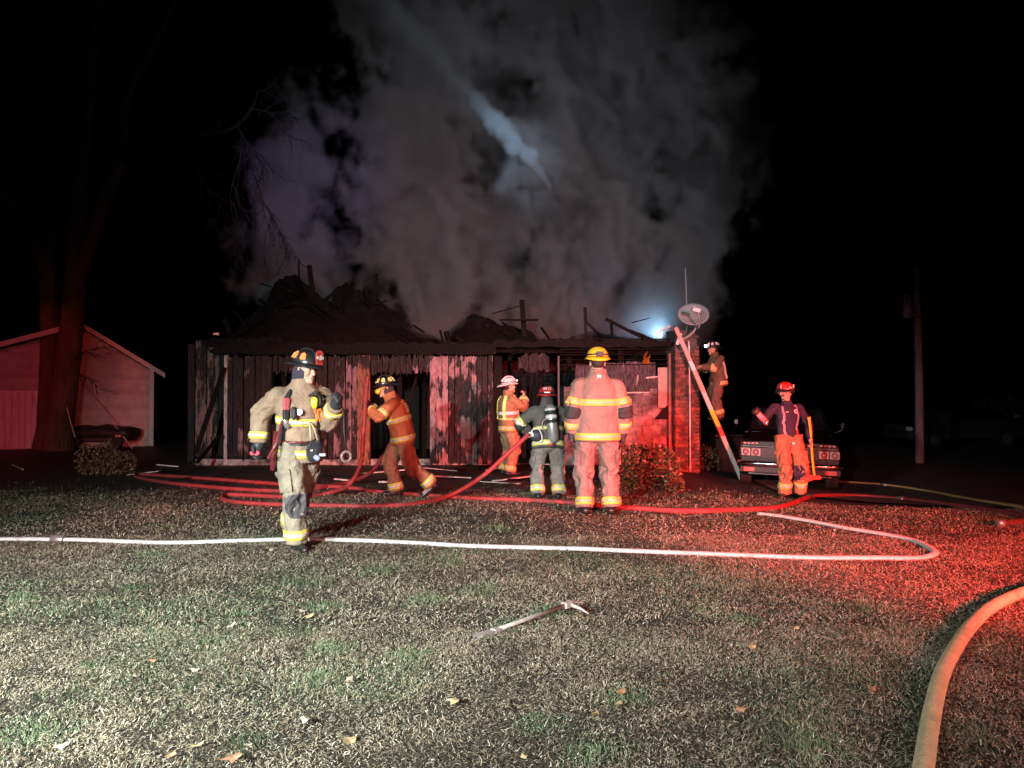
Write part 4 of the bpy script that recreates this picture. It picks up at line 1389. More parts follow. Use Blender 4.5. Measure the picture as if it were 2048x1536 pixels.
# smoke: five plumes over the openings in the roof, eaten into billows by noise
SMK = vol_mat('smoke', (.46, .45, .47))
g = GN('smoke density')
big = g.noise(.62, 3, .5, .6, (1, 1, .8), (11.3, 4, 6.7))
fine = g.noise(1.7, 5, .62, .9, (1, 1, .9), (7.1, 2, 0))
tot = None
h = g.m('SUBTRACT', g.z, 2.5)
for (cx_, dr_, r0, gr, cy, ry, st) in ((-6.0, -.05, 1.15, .03, 20.4, 1.5, .95), (-2.0, .0, 1.05, .14, 17.7, 1.7, 1.0), (1.9, .04, 1.45, .23, 18.3, 1.8, 1.0), (4.15, .09, .80, .15, 18.6, 1.6, 1.0), (-.4, .0, .2, .30, 19.4, 1.8, .6), (3.0, .02, 1.0, -.30, 16.9, .9, 1.5)):
    cxx = g.m('MULTIPLY_ADD', h, dr_, cx_)
    rr = g.m('MAXIMUM', g.m('MULTIPLY_ADD', h, gr, r0), .05)
    dx = g.m('DIVIDE', g.m('SUBTRACT', g.x, cxx), rr)
    dy = g.m('DIVIDE', g.m('SUBTRACT', g.y, cy), ry)
    d2 = g.m('SQRT', g.m('ADD', g.m('MULTIPLY', dx, dx), g.m('MULTIPLY', dy, dy)))
    e = g.m('MULTIPLY', g.m('SUBTRACT', 1.0, d2), st)
    if gr < 0:
        e = g.m('SUBTRACT', e, g.m('MULTIPLY', g.m('MAXIMUM', g.m('SUBTRACT', h, 1.4), 0.0), 1.6))
    if cx_ < -4:
        e = g.m('SUBTRACT', e, g.m('MULTIPLY', g.m('MAXIMUM', g.m('SUBTRACT', h, 5.3), 0.0), .40))
    tot = e if tot is None else g.m('MAXIMUM', tot, e)
val = g.m('ADD', tot, g.m('MULTIPLY', g.m('SUBTRACT', big, .5), 3.3))
val = g.m('ADD', val, g.m('MULTIPLY', g.m('SUBTRACT', fine, .5), 2.2))
den = g.rng(val, .12, .50)
# every plume thins out where it leaves the burnt roof
den = g.m('MULTIPLY', den, g.rng(g.z, 2.2, 3.6))
den = g.m('MULTIPLY', den, g.rng(g.y, 15.9, 16.7))
den = g.m('MULTIPLY', den, 2.0)
g.finish(den, (-8.4, 15.9, 2.2), (7.6, 22.2, 15.2), (176, 70, 144), SMK)
tag(vol_obj('smoke', g, SMK), 'thick grey smoke billowing up from the collapsed roof', 'smoke', kind='stuff')

# water stream: an arc of spray, dense where it falls and feathering out above
JET = vol_mat('water spray', (.66, .84, 1.0))
g = GN('water density')
ja, jb, jc = at(640, -150, 15.0), at(985, 232, 15.4), at(1100, 372, 15.5)
bz = g.N.new('GeometryNodeCurveQuadraticBezier')
bz.inputs['Resolution'].default_value = 24
mid = jb * 2 - (ja + jc) / 2
bz.inputs['Start'].default_value = ja; bz.inputs['Middle'].default_value = mid; bz.inputs['End'].default_value = jc
cm = g.N.new('GeometryNodeCurveToMesh'); g.L.new(bz.outputs[0], cm.inputs[0])
px_n = g.N.new('GeometryNodeProximity'); px_n.target_element = 'EDGES'
g.L.new(cm.outputs[0], px_n.inputs[0])
dist = px_n.outputs['Distance']
fn = g.noise(3.2, 5, .65, .4)
zt = jc.z
wd_ = g.m('MULTIPLY', g.rng(g.z, zt, zt + .9, .05, .20), g.rng(g.z, at(955, 210, 15.4).z, at(700, -60, 15).z, 1.0, 1.3))
q_ = g.m('ADD', g.m('DIVIDE', dist, wd_), g.m('MULTIPLY', g.m('SUBTRACT', fn, .5), 3.4))
den = g.rng(q_, .05, 1.15, 1.0, 0.0)
along = g.rng(g.z, at(950, 205, 15.4).z - .05, at(935, 185, 15.4).z + .15, 1.0, .07)
den = g.m('MULTIPLY', g.m('MULTIPLY', den, along), 7.0)
zt2 = at(0, 0, 15).z + .6
g.finish(den, (-3.6, 14.6, jc.z - .3), (1.3, 16.0, zt2), (120, 34, 120), JET)
tag(vol_obj('water_stream', g, JET), 'bluish white jet of water arcing down through the smoke', 'water jet', kind='stuff')
# ================================================================ PEOPLE
class Limb:
    """a lofted sleeve, leg or torso: keys = (pos, rx, ry); sections keep the xdir hint"""
    def __init__(s, keys, xdir=None, wr=.006, wf=9.0, seed=0.0, fold=None, n=20):
        s.wr, s.wf, s.seed, s.n, s.fold = wr, wf, seed, n, fold
        P = catmull([k[0] for k in keys], 8)
        m = len(keys) - 1
        s.P = P
        s.rx = [float(np.interp(i / (len(P) - 1) * m, range(m + 1), [k[1] for k in keys])) for i in range(len(P))]
        s.ry = [float(np.interp(i / (len(P) - 1) * m, range(m + 1), [k[2] for k in keys])) for i in range(len(P))]
        d = [0.0]
        for i in range(1, len(P)):
            d.append(d[-1] + (P[i] - P[i - 1]).length)
        s.len = d[-1]
        s.t = [v / d[-1] for v in d]
        s.X, s.Y = [], []
        x = V(xdir) if xdir is not None else frame_of(P[1] - P[0], (0, -1, 0))[0]
        for i in range(len(P)):
            dd = (P[min(i + 1, len(P) - 1)] - P[max(i - 1, 0)]).normalized()
            xx = x - dd * x.dot(dd)
            if xx.length < 1e-4:
                xx = frame_of(dd)[0]
            xx.normalize()
            if xdir is None:
                x = xx
            s.X.append(xx)
            s.Y.append(dd.cross(xx))
    def ring(s, t, off=0.0, n=None):
        n = n or s.n
        i = int(np.searchsorted(s.t, t)) - 1
        i = max(0, min(len(s.P) - 2, i))
        k = (t - s.t[i]) / max(1e-9, s.t[i + 1] - s.t[i])
        c = s.P[i].lerp(s.P[i + 1], k)
        x = s.X[i].lerp(s.X[i + 1], k); y = s.Y[i].lerp(s.Y[i + 1], k)
        rx = s.rx[i] + (s.rx[i + 1] - s.rx[i]) * k; ry = s.ry[i] + (s.ry[i + 1] - s.ry[i]) * k
        out = []
        for j in range(n):
            a = 2 * math.pi * j / n
            ca, sa = math.cos(a), math.sin(a)
            n1_ = mnoise.noise(V((ca * 1.3, sa * 1.3 + s.seed, t * s.len * s.wf + .8 * ca)))
            n2_ = mnoise.noise(V((ca * 1.9 + s.seed, sa * 1.9, t * s.len * s.wf * 1.5 + 1.3 * sa)))
            w_ = .8 * n1_ + 1.5 * (.22 - abs(n2_))
            amp = s.wr
            if s.fold is not None:
                amp *= 1 + 2.2 * math.exp(-((t - s.fold) / .13) ** 2)
            out.append(c + x * ca * (rx + off + w_ * amp) + y * sa * (ry + off + w_ * amp))
        return out
    def mesh(s, mb, t0=0.0, t1=1.0, steps=None, off=0.0, n=None):
        steps = steps or max(3, int(s.len * (t1 - t0) / .018))
        mb.rings([s.ring(t0 + (t1 - t0) * i / steps, off, n) for i in range(steps + 1)])

def ik(a, b, l1, l2, pole):
    a, b = V(a), V(b)
    d = b - a
    L = min(d.length, (l1 + l2) * .999)
    d.normalize()
    ca = (l1 * l1 + L * L - l2 * l2) / (2 * l1 * L)
    ca = max(-1, min(1, ca))
    p = V(pole) - d * V(pole).dot(d)
    p.normalize()
    return a + d * (l1 * ca) + p * (l1 * math.sqrt(1 - ca * ca)), a + d * L

def hand_caps(mb, wr, dr, palm, side, curl, rad=1.0, spread=1.0):
    """palm and five jointed fingers; dr: along the hand, palm: direction the palm faces, side: +1 if the thumb lies towards dr x palm"""
    d = V(dr).normalized()
    pn = (V(palm) - d * V(palm).dot(d)).normalized()
    ac = d.cross(pn).normalized() * side
    w0 = V(wr)
    mb.tcap(w0 - d * .02, w0 + d * .03, .030 * rad, .032 * rad)
    for k in (-1, 0, 1):
        mb.tcap(w0 + d * .02 + ac * .012 * k, w0 + d * .085 + ac * .026 * k, .021 * rad, .017 * rad)
    for k, L in ((1.5, .070), (.5, .080), (-.5, .075), (-1.5, .058)):
        p = w0 + d * .088 + ac * .0195 * k * spread
        a = curl * .35
        for j, (f, r0) in enumerate(((.45, .0105), (.31, .0095), (.24, .0085))):
            a += curl * (.75 if j else .4)
            q = p + (d * math.cos(a) + pn * math.sin(a)).normalized() * L * f * 1.1
            mb.tcap(p, q, r0 * rad, r0 * rad * .93, 8)
            p = q
    p = w0 + d * .025 + ac * .030
    q = p + (d * .6 + ac * .62 + pn * .45).normalized() * .042
    mb.tcap(p, q, .0135 * rad, .012 * rad, 8)
    e = q + (d * .8 + ac * (.25 - .5 * min(1, curl)) + pn * (.2 + .5 * min(1, curl))).normalized() * .045
    mb.tcap(q, e, .0115 * rad, .010 * rad, 8)

def head_mesh(mb, c, M):
    """skull, jaw, nose, brow, ears; local frame faces -Y"""
    def P(x, y, z): return V(c) + M @ V((x, y, z))
    mb.ell(P(0, .012, .025), .076, .095, .105, M, 16, 12)
    mb.ell(P(0, -.022, -.045), .060, .066, .078, M, 14, 10)
    mb.tcap(P(0, -.078, -.100), P(0, -.070, -.085), .022, .026)           # chin
    mb.tcap(P(-.05, -.005, -.07), P(-.018, -.068, -.10), .022, .02)
    mb.tcap(P(.05, -.005, -.07), P(.018, -.068, -.10), .022, .02)
    mb.tcap(P(-.04, -.076, .028), P(.04, -.076, .028), .014, .014)        # brow
    mb.tcap(P(0, -.082, .018), P(0, -.108, -.028), .010, .0145)           # nose
    mb.tcap(P(-.013, -.094, -.032), P(.013, -.094, -.032), .009, .009)
    for s in (-1, 1):
        mb.tcap(P(s * .04, -.070, -.018), P(s * .046, -.055, -.03), .020, .020)   # cheek
        mb.ell(P(s * .080, .015, -.012), .010, .020, .032, M, 8, 6)        # ear
    mb.tcap(P(-.018, -.088, -.058), P(.018, -.088, -.058), .0085, .0085, 8)  # lips
    mb.tcap(P(-.014, -.086, -.071), P(.014, -.086, -.071), .0085, .0085, 8)

SKIN = mat('skin', (.52, .30, .22), .5, .12, 20, .001, 120)
BOOT = mat('boot rubber', (.018, .017, .018), .35, .3, 14)
GLOVE = mat('dark glove leather', (.028, .028, .034), .55, .35, 16, .003, 60)
LIME = mat('lime reflective tape', (.62, .57, .08), .45, .10, 40, .001, 200)
SILV = mat('silver reflective tape', (.56, .49, .40), .35, .22, 45, .001, 200)
HAIR = mat('dark hair', (.03, .02, .015), .7, .3, 40)
BLACK = mat('black webbing', (.02, .02, .022), .6, .3, 40)

def band(lb, t0, t1, parent, name='reflective_band', m=None, stripe=True, off=.009, n=28, sm=None):
    q = MB(); lb.mesh(q, t0, t1, 4, off, n)
    o = q.build(name, m or LIME, parent, True)
    fix_sharp(o)
    if stripe:
        d = (t1 - t0)
        q = MB(); lb.mesh(q, t0 + d * .28, t0 + d * .72, 3, off + .003, n)
        s_ = q.build('silver_stripe', sm or SILV, o, True)
        fix_sharp(s_)
    return o
def fix_sharp(o):
    # end caps stay crisp
    for p in o.data.polygons:
        if len(p.vertices) > 4:
            p.use_smooth = False

def helmet(parent, c, M, dome_m, style='traditional', brim_m=None, patch=None, shield=None, size=1.0):
    """fire helmet: dome with ridges, brim longer at the back, parts by style"""
    def P(x, y, z): return V(c) + M @ V((x * size, y * size, z * size))
    z0 = .055 / size ** 1.5
    q = MB()
    rs = []
    for j in range(11):
        t = j / 10 * math.pi / 2
        rr, zz = math.cos(t) ** .8, math.sin(t)
        ring = []
        for k in range(36):
            a = 2 * math.pi * k / 36
            rid = 1 + (.025 * max(0, math.cos(4 * a)) ** 6 * (rr > .15) if style == 'traditional' else 0)
            ring.append(P(.118 * rr * math.cos(a) * rid, .015 + .142 * max(rr, .02) * math.sin(a) * rid, z0 + .118 * zz))
        rs.append(ring)
    q.rings(rs)
    dome = q.build('helmet', dome_m, parent, True)
    # brim
    q = MB()
    outer, inner, lo = [], [], []
    for k in range(36):
        a = 2 * math.pi * k / 36
        ca, sa = math.cos(a), math.sin(a)
        back = max(0, sa)
        front = max(0, -sa)
        ex = .030 + (.062 * back ** 2 + .018 * front ** 2 if style == 'traditional' else -.010 + .016 * front ** 3 + .008 * back)
        outer.append(P((.118 + ex) * ca, .015 + (.142 + ex) * sa, z0 - .010 - .028 * back ** 2 - .006 * front))
        inner.append(P(.116 * ca, .015 + .140 * sa, z0 + .012))
        lo.append(P(.112 * ca, .015 + .136 * sa, z0 - .006))
    q.rings([inner, outer, [p + M @ V((0, 0, -.008)) for p in outer], lo], close=True)
    q.build('brim', brim_m or dome_m, dome, True)
    if style == 'traditional':
        q = MB(); q.tube(catmull([P(0, -.12, z0 + .07), P(0, -.05, z0 + .128), P(0, .06, z0 + .130), P(0, .15, z0 + .06)], 6), .010, 8); q.build('ridge', dome_m, dome, True)
    # liner and ear flaps
    if patch:
        for a in (20, 62, 118, 160, 205, 250, 290, 335):
            if shield and 245 < a < 295:
                continue
            pts = []
            for (da, tz, up) in ((-11, .22, 0), (11, .22, 0), (13, .50, 0), (0, .66, 0), (-13, .50, 0)):
                an = R(a + da); rr = math.cos(tz * math.pi / 2) ** .8; zz = math.sin(tz * math.pi / 2)
                pts.append(P(.1235 * rr * math.cos(an) * 1.015, .015 + .1475 * rr * math.sin(an) * 1.015, z0 + .121 * zz))
            q = MB(); n_ = (sum(pts, V()) / 5 - P(0, .015, z0)).normalized() * .004
            q.prism(pts, -n_, n_); q.build('reflective_patch', patch, dome)
    if shield:
        q = MB(); pl = [(-.036, .0), (.036, .0), (.046, .05), (.046, .095), (.030, .120), (0, .130), (-.030, .120), (-.046, .095), (-.046, .05)]
        q.prism([P(x, -.150 + .22 * (z - .02) * .5, z0 + .012 + z) for x, z in pl], M @ V((0, -.006, 0)), M @ V((0, .004, 0)))
        sh = q.build('front_shield', shield, dome)
        wm = mat('shield white', (.8, .74, .72), .5, .1)
        for (x0, x1, za, zb, mm) in ((-.040, -.020, .052, .074, wm), (.020, .040, .052, .074, wm), (-.034, .034, .088, .092, HAIR), (-.034, .034, .034, .038, HAIR)):
            q = MB(); q.prism([P(x, -.158 + .11 * (z - .02), z0 + .012 + z) for x, z in ((x0, za), (x1, za), (x1, zb), (x0, zb))], M @ V((0, -.004, 0)), M @ V((0, .002, 0))); q.build('shield_panel', mm, sh)
        text_on(sh, '8', P(0, -.162, z0 + .075), M, .062, wm)
    return dome

def text_on(parent, s, loc, M, size, m, name='lettering', yaw=0.0, extra=None):
    cu = bpy.data.curves.new('t', 'FONT')
    cu.body = s
    cu.size = size
    cu.align_x = 'CENTER'
    cu.align_y = 'CENTER'
    cu.extrude = .0015
    cu.offset = size * .012
    t = bpy.data.objects.new('t', cu)
    COL.objects.link(t)
    dg = bpy.context.evaluated_depsgraph_get()
    me = bpy.data.meshes.new_from_object(t.evaluated_get(dg))
    bpy.data.objects.remove(t)
    R4 = M.to_4x4() @ (extra.to_4x4() if extra is not None else Matrix()) @ Matrix.Rotation(R(90), 4, 'X')
    me.transform(Matrix.Translation(loc) @ R4)
    me.materials.clear()
    me.materials.append(m)
    return obj(name, me, None, parent)

def person(loc, rz, scale, pose, label, coat=None, pants=None, bands=None, gloves=None, helmet_kw=None, boots=True, coat_hem=.80, seed=0.0, wr=1.0, bulk=1.0, collar=None, shirt=False, curlL=.9, curlR=.9, glove_r=1.42, elbow_pad=None, knee_pad=None, hood=None):
    root = empty('person', loc, rz)
    root.scale = (scale, scale, scale)
    tag(root, label, 'person')
    p = dict(pelvis=(0, 0, .95), waist=(0, 0, 1.10), chest=(0, .01, 1.32), neck=(0, .015, 1.50), head=(0, -.01, 1.655), yaw=0, pitch=0, roll=0,
             shR=(-.19, .015, 1.435), shL=(.19, .015, 1.435), wrR=(-.27, -.04, .90), wrL=(.27, -.04, .90), elR=(-.6, .8, -.1), elL=(.6, .8, -.1),
             hipR=(-.10, 0, .92), hipL=(.10, 0, .92), anR=(-.12, .02, .095), anL=(.12, .02, .095), knR=(-.15, -1, 0), knL=(.15, -1, 0), toeR=(-.2, -1, 0), toeL=(.2, -1, 0),
             palmR=(1, 0, 0), palmL=(-1, 0, 0), hdR=None, hdL=None)
    p.update(pose)
    for k in list(p):
        if isinstance(p[k], tuple):
            p[k] = V(p[k])
    J = {}
    for s in 'RL':
        J['el' + s], J['wr' + s] = ik(p['sh' + s], p['wr' + s], .30, .265, p['el' + s])
        J['kn' + s], J['an' + s] = ik(p['hip' + s], p['an' + s], .43, .415, p['kn' + s])
    M = Matrix.Rotation(R(p['yaw']), 3, 'Z') @ Matrix.Rotation(R(p['roll']), 3, 'Y') @ Matrix.Rotation(R(p['pitch']), 3, 'X')
    right = (p['shL'] - p['shR']).normalized()
    hright = (p['hipL'] - p['hipR']).normalized()
    # ---- the body
    b = MB()
    head_mesh(b, p['head'], M)
    b.tcap(p['neck'] - V((0, 0, .03)), p['head'] + M @ V((0, .015, -.06)), .060, .055)
    tor = Limb([(p['pelvis'] - V((0, 0, .06)), .15, .11), (p['waist'], .14, .10), (p['chest'], .165, .115), (p['neck'] - V((0, 0, .05)), .10, .07), (p['neck'], .06, .06)], right, 0)
    tor.mesh(b, steps=16)
    for s in 'RL':
        b.tcap(p['sh' + s], J['el' + s], .052, .042)
        b.tcap(J['el' + s], J['wr' + s], .042, .030)
        b.tcap(p['hip' + s], J['kn' + s], .082, .058)
        b.tcap(J['kn' + s], J['an' + s], .056, .040)
        b.tcap(J['an' + s] - V((0, 0, .03)), J['an' + s] + p['toe' + s].normalized() * .13 - V((0, 0, .05)), .036, .03)
        hd = p['hd' + s] or (J['wr' + s] - J['el' + s])
        sgn = 1 if hd.cross(p['palm' + s]).dot(V((0, -1, 0)) if abs(hd.z) > .6 else V((0, 0, 1))) > 0 else -1
        J['sg' + s] = sgn
        J['hd' + s] = hd
        hand_caps(b, J['wr' + s], hd, p['palm' + s], sgn, curlL if s == 'L' else curlR, 1.0)
    body = remeshed(b, .0075, 'body', SKIN, root, 3)
    # eyes
    for s in (-1, 1):
        q = MB(); q.ell(p['head'] + M @ V((s * .030, -.080, .010)), .0105, .006, .0055, M, 10, 6); q.build('eye', mat('eye', (.10, .08, .07), .2, .3), body, True)
        q = MB(); q.tube([p['head'] + M @ V((s * .014, -.093, .026)), p['head'] + M @ V((s * .032, -.092, .030)), p['head'] + M @ V((s * .048, -.080, .024))], [.003, .0045, .003], 6); q.build('eyebrow', HAIR, body, True)
    q = MB(); q.ell(p['head'] + M @ V((0, .030, .030)), .082, .092, .105, M, 16, 10); q.build('hair', HAIR, body, True)
    q = MB(); q.tcap(p['head'] + M @ V((-.014, -.0945, -.0645)), p['head'] + M @ V((.014, -.0945, -.0645)), .0022, .0022, 6); q.build('mouth', mat('mouth', (.16, .05, .045), .5, .1), body, True)
    if hood:
        q = MB(); q.ell(p['head'] + M @ V((0, .035, -.045)), .098, .098, .125, M, 16, 10); q.tcap(p['head'] + M @ V((0, .05, -.09)), p['neck'] + V((0, .02, 0)), .09, .085)
        hb_ = remeshed(q, .012, 'hood', hood, root, 3)
    # ---- coat or shirt
    up = (p['neck'] - p['chest']).normalized()
    low = (p['pelvis'] - p['waist']).normalized()
    hem = p['pelvis'] + low * (.95 - coat_hem)
    B_ = bulk
    if shirt:
        keys = [(hem, .165, .125), (p['pelvis'], .17, .125), (p['waist'], .165, .125), (p['chest'], .19, .135), (p['chest'] + up * .10, .175, .115), (p['neck'] - up * .02, .085, .078), (p['neck'] + up * .035, .070, .072)]
    else:
        keys = [(hem, .230 * B_, .178 * B_), (p['pelvis'], .225 * B_, .172 * B_), (p['waist'], .222 * B_, .168 * B_), (p['chest'], .225 * B_, .168), (p['chest'] + up * .085, .205 * B_, .140), (p['neck'] - up * .040, .168, .110), (p['neck'] + up * .010, .112, .098), (p['neck'] + up * .085, .094, .096)]
    T = Limb(keys, right, .016 * wr, 5.5, seed, n=34)
    SL = {}
    q = MB()
    T.mesh(q)
    for s in 'RL':
        sh, el, wr_ = p['sh' + s], J['el' + s], J['wr' + s]
        r = (.066, .058, .056, .045) if shirt else (.080, .085, .083, .072)
        sh = sh - V((0, 0, .012 if shirt else .022))
        inn = sh + (p['chest'] - sh) * .42 + V((0, 0, .015))
        SL[s] = Limb([(inn, r[0] * .85, r[0] * .85), (sh, r[0], r[0]), (sh.lerp(el, .5), r[1] * 1.03, r[1] * 1.03), (el, r[1], r[1]), (el.lerp(wr_, .5), r[2], r[2]), (wr_ - (wr_ - el).normalized() * .005, r[3], r[3])], None, .013 * wr, 11, seed + 3 + ord(s), fold=.56, n=22)
        SL[s].mesh(q)
    garment = remeshed(q, .0125, 'shirt' if shirt else 'coat', coat, root, 3)
    # ---- trousers
    LG = {}
    q = MB()
    q.ell(p['pelvis'] - V((0, 0, .05)), .185 * (1 if not shirt else .98), .140, .15, Matrix((hright, hright.cross(V((0, 0, 1))) * -1, V((0, 0, 1)))).transposed(), 20, 10)
    for s in 'RL':
        h, k, a = p['hip' + s], J['kn' + s], J['an' + s]
        end = a + (a - k).normalized() * .02
        LG[s] = Limb([(h + V((0, 0, .06)), .118, .128), (h.lerp(k, .35), .116, .122), (k, .100, .106), (k.lerp(a, .5), .096, .100), (end, .097, .106)], hright, .017 * wr, 8, seed + 11 + ord(s), fold=.62, n=24)
        LG[s].mesh(q)
    trousers = remeshed(q, .0125, 'trousers', pants, root, 2)
    # ---- boots and gloves
    for s in 'RL':
        a = J['an' + s]
        toe = p['toe' + s].normalized()
        sh_ = (J['kn' + s] - a).normalized()
        sl = -sh_
        q = MB()
        # sole direction perpendicular-ish to the shin when the heel is lifted
        fw = toe
        heel = a + sl * .045 - fw * .035
        ball = a + sl * .055 + fw * .12
        tip = ball + fw * .075
        q.tcap(a + sh_ * .08, a + sl * .02, .060, .055)
        q.tcap(heel, ball, .046, .046)
        q.tcap(ball, tip, .046, .036)
        mn = None
        bo = remeshed(q, .0085, 'boot', BOOT, root, 2)
        if gloves:
            q = MB()
            hand_caps(q, J['wr' + s], J['hd' + s], p['palm' + s], J['sg' + s], curlL if s == 'L' else curlR, glove_r)
            q.tcap(J['wr' + s] - (J['wr' + s] - J['el' + s]).normalized() * .05, J['wr' + s], .052, .044)
            remeshed(q, .0075, 'glove', gloves, root, 2)
    # ---- reflective bands
    B = bands or {}
    for (t0, t1) in B.get('coat', ()):
        band(T, t0, t1, garment, m=B.get('m'), n=44, sm=B.get('sm'))
    for (t0, t1) in B.get('sleeve', ()):
        for s in 'RL':
            band(SL[s], t0, t1, garment, m=B.get('m'), sm=B.get('sm'))
    for (t0, t1) in B.get('leg', ()):
        for s in 'RL':
            band(LG[s], t0, t1, trousers, m=B.get('m'), sm=B.get('sm'))
    if elbow_pad:
        for s in 'RL':
            band(SL[s], .55, .70, garment, 'elbow_patch', elbow_pad, False, .012)
    if helmet_kw is not None:
        helmet(root, p['head'], M, **helmet_kw)
    # side pockets on the thighs
    for s in 'RL':
        if coat_hem < 2:
            ring = LG[s].ring(.40, .012, 24)
            sgn = -1 if s == 'R' else 1
            # the outer third of the section carries the pocket
            out = hright * sgn
            idx = sorted(range(24), key=lambda j: -(ring[j] - sum(ring, V()) / 24).dot(out))[:9]
            idx = [j for j in range(24) if j in idx]
            # rotate so that the run is contiguous
            for r_ in range(24):
                if r_ in idx and (r_ - 1) % 24 not in idx:
                    st = r_
                    break
            run = [(st + j) % 24 for j in range(9)]
            q = MB()
            rows_ = []
            for t in (.30, .34, .38, .42, .46, .49):
                o_ = LG[s].ring(t, .020, 24); i_ = LG[s].ring(t, .0, 24)
                rows_.append([o_[j] for j in run] + [i_[j] for j in reversed(run)])
            q.rings(rows_)
            pk_ = q.build('pocket', pants, trousers)
            q = MB()
            rows_ = []
            for t in (.285, .30, .33):
                o_ = LG[s].ring(t, .027, 24); i_ = LG[s].ring(t, .018, 24)
                rows_.append([o_[j] for j in run] + [i_[j] for j in reversed(run)])
            q.rings(rows_)
            q.build('pocket_flap', pants, pk_)
    return dict(root=root, p=p, J=J, M=M, T=T, SL=SL, LG=LG, coat=garment, trousers=trousers, right=right)

TANC = mat('tan turnout cloth', (.27, .19, .13), .8, .26, 9, .010, 22, col2=(.12, .085, .065), thr=(.52, .74))
TANP = mat('tan turnout trousers', (.25, .215, .16), .8, .26, 9, .012, 20, col2=(.12, .105, .085), thr=(.52, .74))

# ---------------------------------------------------------------- walking firefighter (nearest)
g = gp(598, 1096)
A = person((g.x, g.y, 0), R(38), 1.025, dict(
        pelvis=(0, -.02, .955), waist=(0, -.03, 1.10), chest=(0, -.06, 1.32), neck=(.0, -.09, 1.50), head=(.01, -.14, 1.645), yaw=22, pitch=10,
        shR=(-.20, -.01, 1.44), shL=(.19, -.11, 1.44), wrR=(-.31, .18, .97), elR=(-.4, 1, -.2), wrL=(.20, -.36, 1.32), elL=(.05, .2, -1), palmR=(.2, -1, 0), palmL=(-.6, .2, .6), hdR=(-.25, -.08, -1),
        hipR=(-.10, -.02, .925), hipL=(.10, -.02, .925), anR=(-.06, -.10, .095), anL=(.07, .36, .17), toeR=(0, -1, 0), toeL=(.05, -1, -.55)),
    'firefighter in tan turnout gear striding across the lawn, breathing mask hanging at waist', TANC, TANP,
    dict(coat=((.06, .15), (.44, .53)), sleeve=((.84, .94),), leg=((.86, .95),)), GLOVE,
    dict(dome_m=mat('black helmet shell', (.02, .02, .022), .3, .2, 10, coat=.3), patch=mat('orange helmet patch', (.85, .28, .08), .4, .1), shield=mat('red shield leather', (.50, .06, .05), .5, .2)),
    hood=mat('dark hood cloth', (.035, .032, .05), .9, .3), seed=1.0, curlL=1.1, curlR=.6, glove_r=1.75, bulk=.94)
def surf(P, T, t, ang, off):
    """point on a loft surface at angle (degrees, 0 = right vector, 90 = back, 270 = front) and its outward direction"""
    ring = T.ring(t, off, 72)
    j = int(round(ang / 5)) % 72
    c = sum(ring, V()) / 72
    return ring[j], (ring[j] - c).normalized()
def strap(P, T, path, wd, m, name='strap', off=.010, parent=None):
    """webbing laid on a loft along (t, angle) points"""
    q = MB()
    L_, R_, n = [], [], []
    pts = []
    for i in range(len(path) - 1):
        for k in range(8):
            u = k / 8
            pts.append((path[i][0] + (path[i + 1][0] - path[i][0]) * u, path[i][1] + (path[i + 1][1] - path[i][1]) * u))
    pts.append(path[-1])
    C_ = [surf(P, T, t, a, off) for t, a in pts]
    rs = []
    for i, (c, nn) in enumerate(C_):
        d = (C_[min(i + 1, len(C_) - 1)][0] - C_[max(i - 1, 0)][0]).normalized()
        s_ = d.cross(nn).normalized() * wd / 2
        rs.append([c - s_ - nn * .004, c + s_ - nn * .004, c + s_ + nn * .006, c - s_ + nn * .006])
    q.rings(rs)
    return q.build(name, m, parent or P['coat'])
RW = A['root']
# harness, hanging mask, regulator, tools on the walker
strap(A, A['T'], [(.84, 222), (.66, 232), (.48, 226), (.20, 215)], .055, BLACK)
strap(A, A['T'], [(.84, 318), (.66, 308), (.48, 312), (.20, 325)], .055, BLACK)
strap(A, A['T'], [(.24, 180), (.23, 225), (.23, 270), (.24, 330)], .04, BLACK, 'waist_belt')
PINK = mat('faded red hardware', (.45, .08, .10), .5, .2)
c, n_ = surf(A, A['T'], .70, 231, .025)
q = MB(); q.box(c, (.06, .035, .11)); q.build('shoulder_lamp', PINK, RW, bevel=.01)
c, n_ = surf(A, A['T'], .58, 230, .03)
q = MB(); q.box(c, (.05, .04, .10)); q.build('radio_microphone', BLACK, RW, bevel=.01)
c, n_ = surf(A, A['T'], .51, 232, .035)
q = MB(); q.tcap(c, c + V((.02, 0, -.05)), .025, .03); q.build('buckle', mat('bright buckle', (.6, .58, .56), .25, .2, metal=.8), RW, True)
c, n_ = surf(A, A['T'], .62, 262, .03)
q = MB(); q.tube([c, c + n_ * .02], .030, 16); q.build('gauge_face', mat('gauge white', (.7, .66, .6), .4, .1), RW)
q = MB(); q.tcap(c + V((-.05, 0, .02)), c + V((-.055, -.01, -.05)), .026, .022); q.build('gauge_body', BLACK, RW, True)
c, n_ = surf(A, A['T'], .74, 292, .05)
q = MB(); q.tcap(c + V((0, 0, .02)), c + V((0, 0, -.03)), .032, .026); q.build('yellow_valve', mat('yellow plastic', (.85, .75, .05), .4, .1), RW, True)
q = MB(); q.tube(catmull([c + V((-.04, .02, .06)), c + V((0, -.03, .09)), c + V((.05, .0, .05)), c + V((.05, .0, -.03))], 5), .014, 8); q.build('regulator_hose', BLACK, RW, True)
# accordion of orange straps on the far chest side
for k, a in enumerate((296, 304, 312)):
    strap(A, A['T'], [(.66, a), (.50, a + 4)], .022, mat('orange strap', (.75, .25, .06), .6, .3), 'orange_strap', .022)
